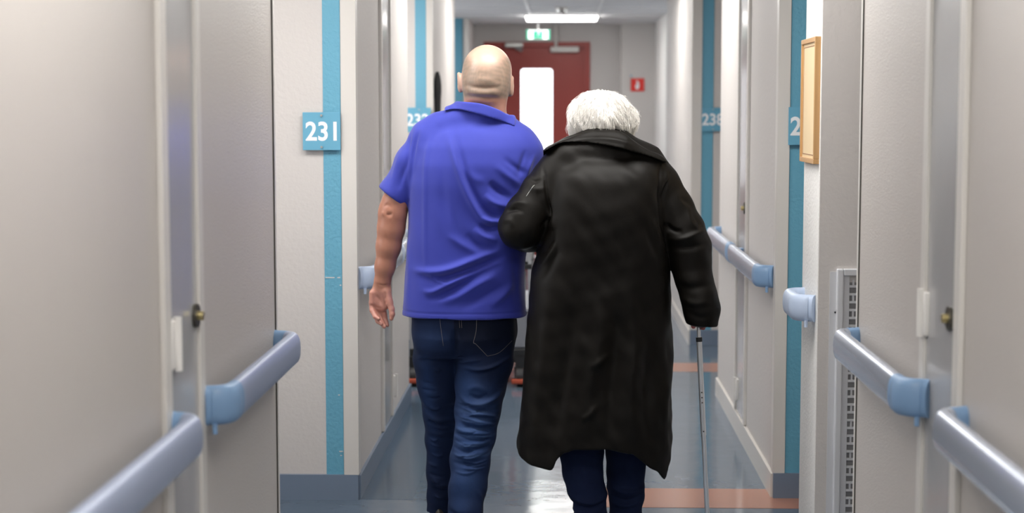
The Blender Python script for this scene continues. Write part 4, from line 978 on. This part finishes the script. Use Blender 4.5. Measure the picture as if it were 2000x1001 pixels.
for px, a, w_ in ((((1108, 960), (1150, 972), (1188, 962)), .008, 5), (((1110, 978), (1150, 984), (1185, 974)), -.008, 4), (((1114, 990), (1150, 996), (1180, 986)), .007, 4), (((1192, 958), (1230, 966), (1262, 960)), .008, 5),
                  (((1192, 974), (1225, 982), (1258, 972)), -.008, 4), (((1192, 990), (1225, 992), (1254, 984)), .007, 4), (((1130, 880), (1140, 910), (1150, 940)), .004, 8), (((1215, 890), (1225, 920), (1235, 945)), .004, 8)):
    co = fold(co, N, YW, curve_px(px), a, w_, front=True)
to_obj('trousers', co, Q, M['darkdenim'], woman, origin=WO)
pa = at(1150, 1085, YW); shoe(woman, WO, pa.x, YW, M['leather'], .25, .042); pa = at(1221, 1070, YW+.11); shoe(woman, WO, pa.x, YW+.11, M['leather'], .25, .042)
# --- hair: soft volume with loose strands
hcc = at(1174, 236, YW+.085)
R_ = 64*hcc.y/F
f = Field(axis(hcc.x-.16, hcc.x+.16, .004), axis(hcc.y-.16, hcc.y+.14, .004), axis(hcc.z-.14, hcc.z+.14, .004))
f.ell((hcc.x+.004, hcc.y-.002, hcc.z+.002), (R_*.93, .112, at(0, 183, hcc.y).z-hcc.z), 0)
for x, y, dy, r in ((1149, 218, -.03, .044), (1136, 235, -.02, .042), (1131, 250, 0, .030), (1193, 212, -.03, .046), (1215, 235, -.02, .040), (1219, 250, .0, .028), (1172, 205, -.05, .05), (1180, 240, -.06, .045), (1150, 248, -.04, .035), (1200, 246, -.045, .035)):
    p = at(x, y, hcc.y+dy); f.cone(p, p+Vector((.001, 0, 0)), r, r, .03)
f.ell((hc.x, hc.y+.022, hc.z+.046), (.084, .080, .052), .03)
f.ell((hcc.x, hcc.y+.11, hcc.z-.060), (.060, .06, .075), .02, cutter=True)
co, Q = nets(f.D, f.xs, f.ys, f.zs); co = relax(co, Q, 2); N = normals(co, Q)
rel = co-np.array(hcc)
ang = np.arctan2(rel[:, 0], -rel[:, 1]); co = co+N*(.0025*np.sin(ang*22+6*np.sin(rel[:, 2]*30))+.0018*np.sin(ang*47+rel[:, 2]*60))[:, None]
co = co+N*(wobble(co, 31, 38, .0045)+wobble(co, 32, 90, .002))[:, None]
hair = to_obj('hair', co, Q, M['hair'], woman, origin=WO)
hb = BVHTree.FromPolygons([tuple(v) for v in co], [tuple(q) for q in Q.tolist()])
V = []; Fc = []
for s_ in range(2600):
    th = random.uniform(-math.pi, math.pi); 
    z0 = random.uniform(-.2, 1.0); n = random.randint(6, 10)
    zs_ = math.asin(max(-1, min(1, z0)))
    p = []
    sw = random.uniform(-.35, .35)+.5*math.sin(th*3)
    for k in range(n):
        el = zs_-k*random.uniform(.07, .11); a = th+sw*k*.10
        d = Vector((math.cos(el)*math.sin(a), -math.cos(el)*math.cos(a), math.sin(el)))
        o_ = Vector(hcc)+d*.3; h = hb.ray_cast(o_, -d)
        if h[0] is None: break
        lift = .001+.0022*(k/n)+(.011*(k/n)**2 if s_ % 5 == 0 else 0)
        q = h[0]+d*lift
        if q.z < hcc.z-.085 or q.y > hcc.y+.09: break
        p.append(q)
    if len(p) < 4: continue
    for i, q in enumerate(p):
        t = (p[min(i+1, len(p)-1)]-p[max(i-1, 0)]).normalized(); out = (q-Vector(hcc)).normalized(); sd = t.cross(out).normalized()
        r = .0009*(1-.75*i/len(p)); b0 = len(V)
        V += [q+sd*r-Vector(WO), q-sd*r-Vector(WO), q+out*r-Vector(WO)]
        if i:
            for u in range(3):
                v2 = (u+1) % 3; Fc.append((b0-3+u, b0-3+v2, b0+v2, b0+u))
me = bpy.data.meshes.new('hair_strands'); me.from_pydata([tuple(v) for v in V], [], Fc)
link('hair_strands', me, M['hair'], hair, smooth=True)
# ------------------------------------------------------------------ cane
CYb = YW-.05
pt0 = at(1363.5, 622, CYb); pe = at(1386, 1001+ (215+4864/CYb-1001), CYb); pe = Vector((pe.x, pe.y, 0.0))
cane = thing('walking_cane', tuple(pe), 'slim silver adjustable walking cane in the white-haired person\'s right hand', 'cane')
def lp(t): return pt0.lerp(pe, t)-pe
def cyt(name, t0, t1, r, m, n=20):
    bm = bmesh.new(); cyl(bm, lp(t0), lp(t1), r, n); return obj(name, bm, m, cane, auto=True)
zf = lambda y: (pt0.z-at(1370, y, CYb).z)/pt0.z
cyt('upper_tube', 0, zf(662), .0062, M['chrome']); cyt('locking_collar', zf(658), zf(666.5), .0105, M['black'])
cyt('lower_tube', zf(664), zf(849), .0093, M['chrome']); cyt('lower_tube_end', zf(849), .985, .0080, M['chrome'])
for y in (765, 775, 785, 841):
    bm = bmesh.new(); p = lp(zf(y)); ellipsoid(bm, (p.x, p.y-.0085, p.z), (.0028, .002, .0028), 8); obj('adjusting_button', bm, M['dark'], cane)
bm = bmesh.new(); tube(bm, [lp(.972), lp(.99), lp(1.0)], .013, 16, rs=[.011, .013, .015]); obj('rubber_tip', bm, M['rubber'], cane, auto=True)
bm = bmesh.new(); p = lp(0); tube(bm, [p+Vector((0, -.045, .003)), p+Vector((0, -.02, .010)), p+Vector((0, .02, .008)), p+Vector((0, .06, .0))], .011, 12, rs=[.009, .011, .012, .010]); obj('handle', bm, M['black'], cane, True)
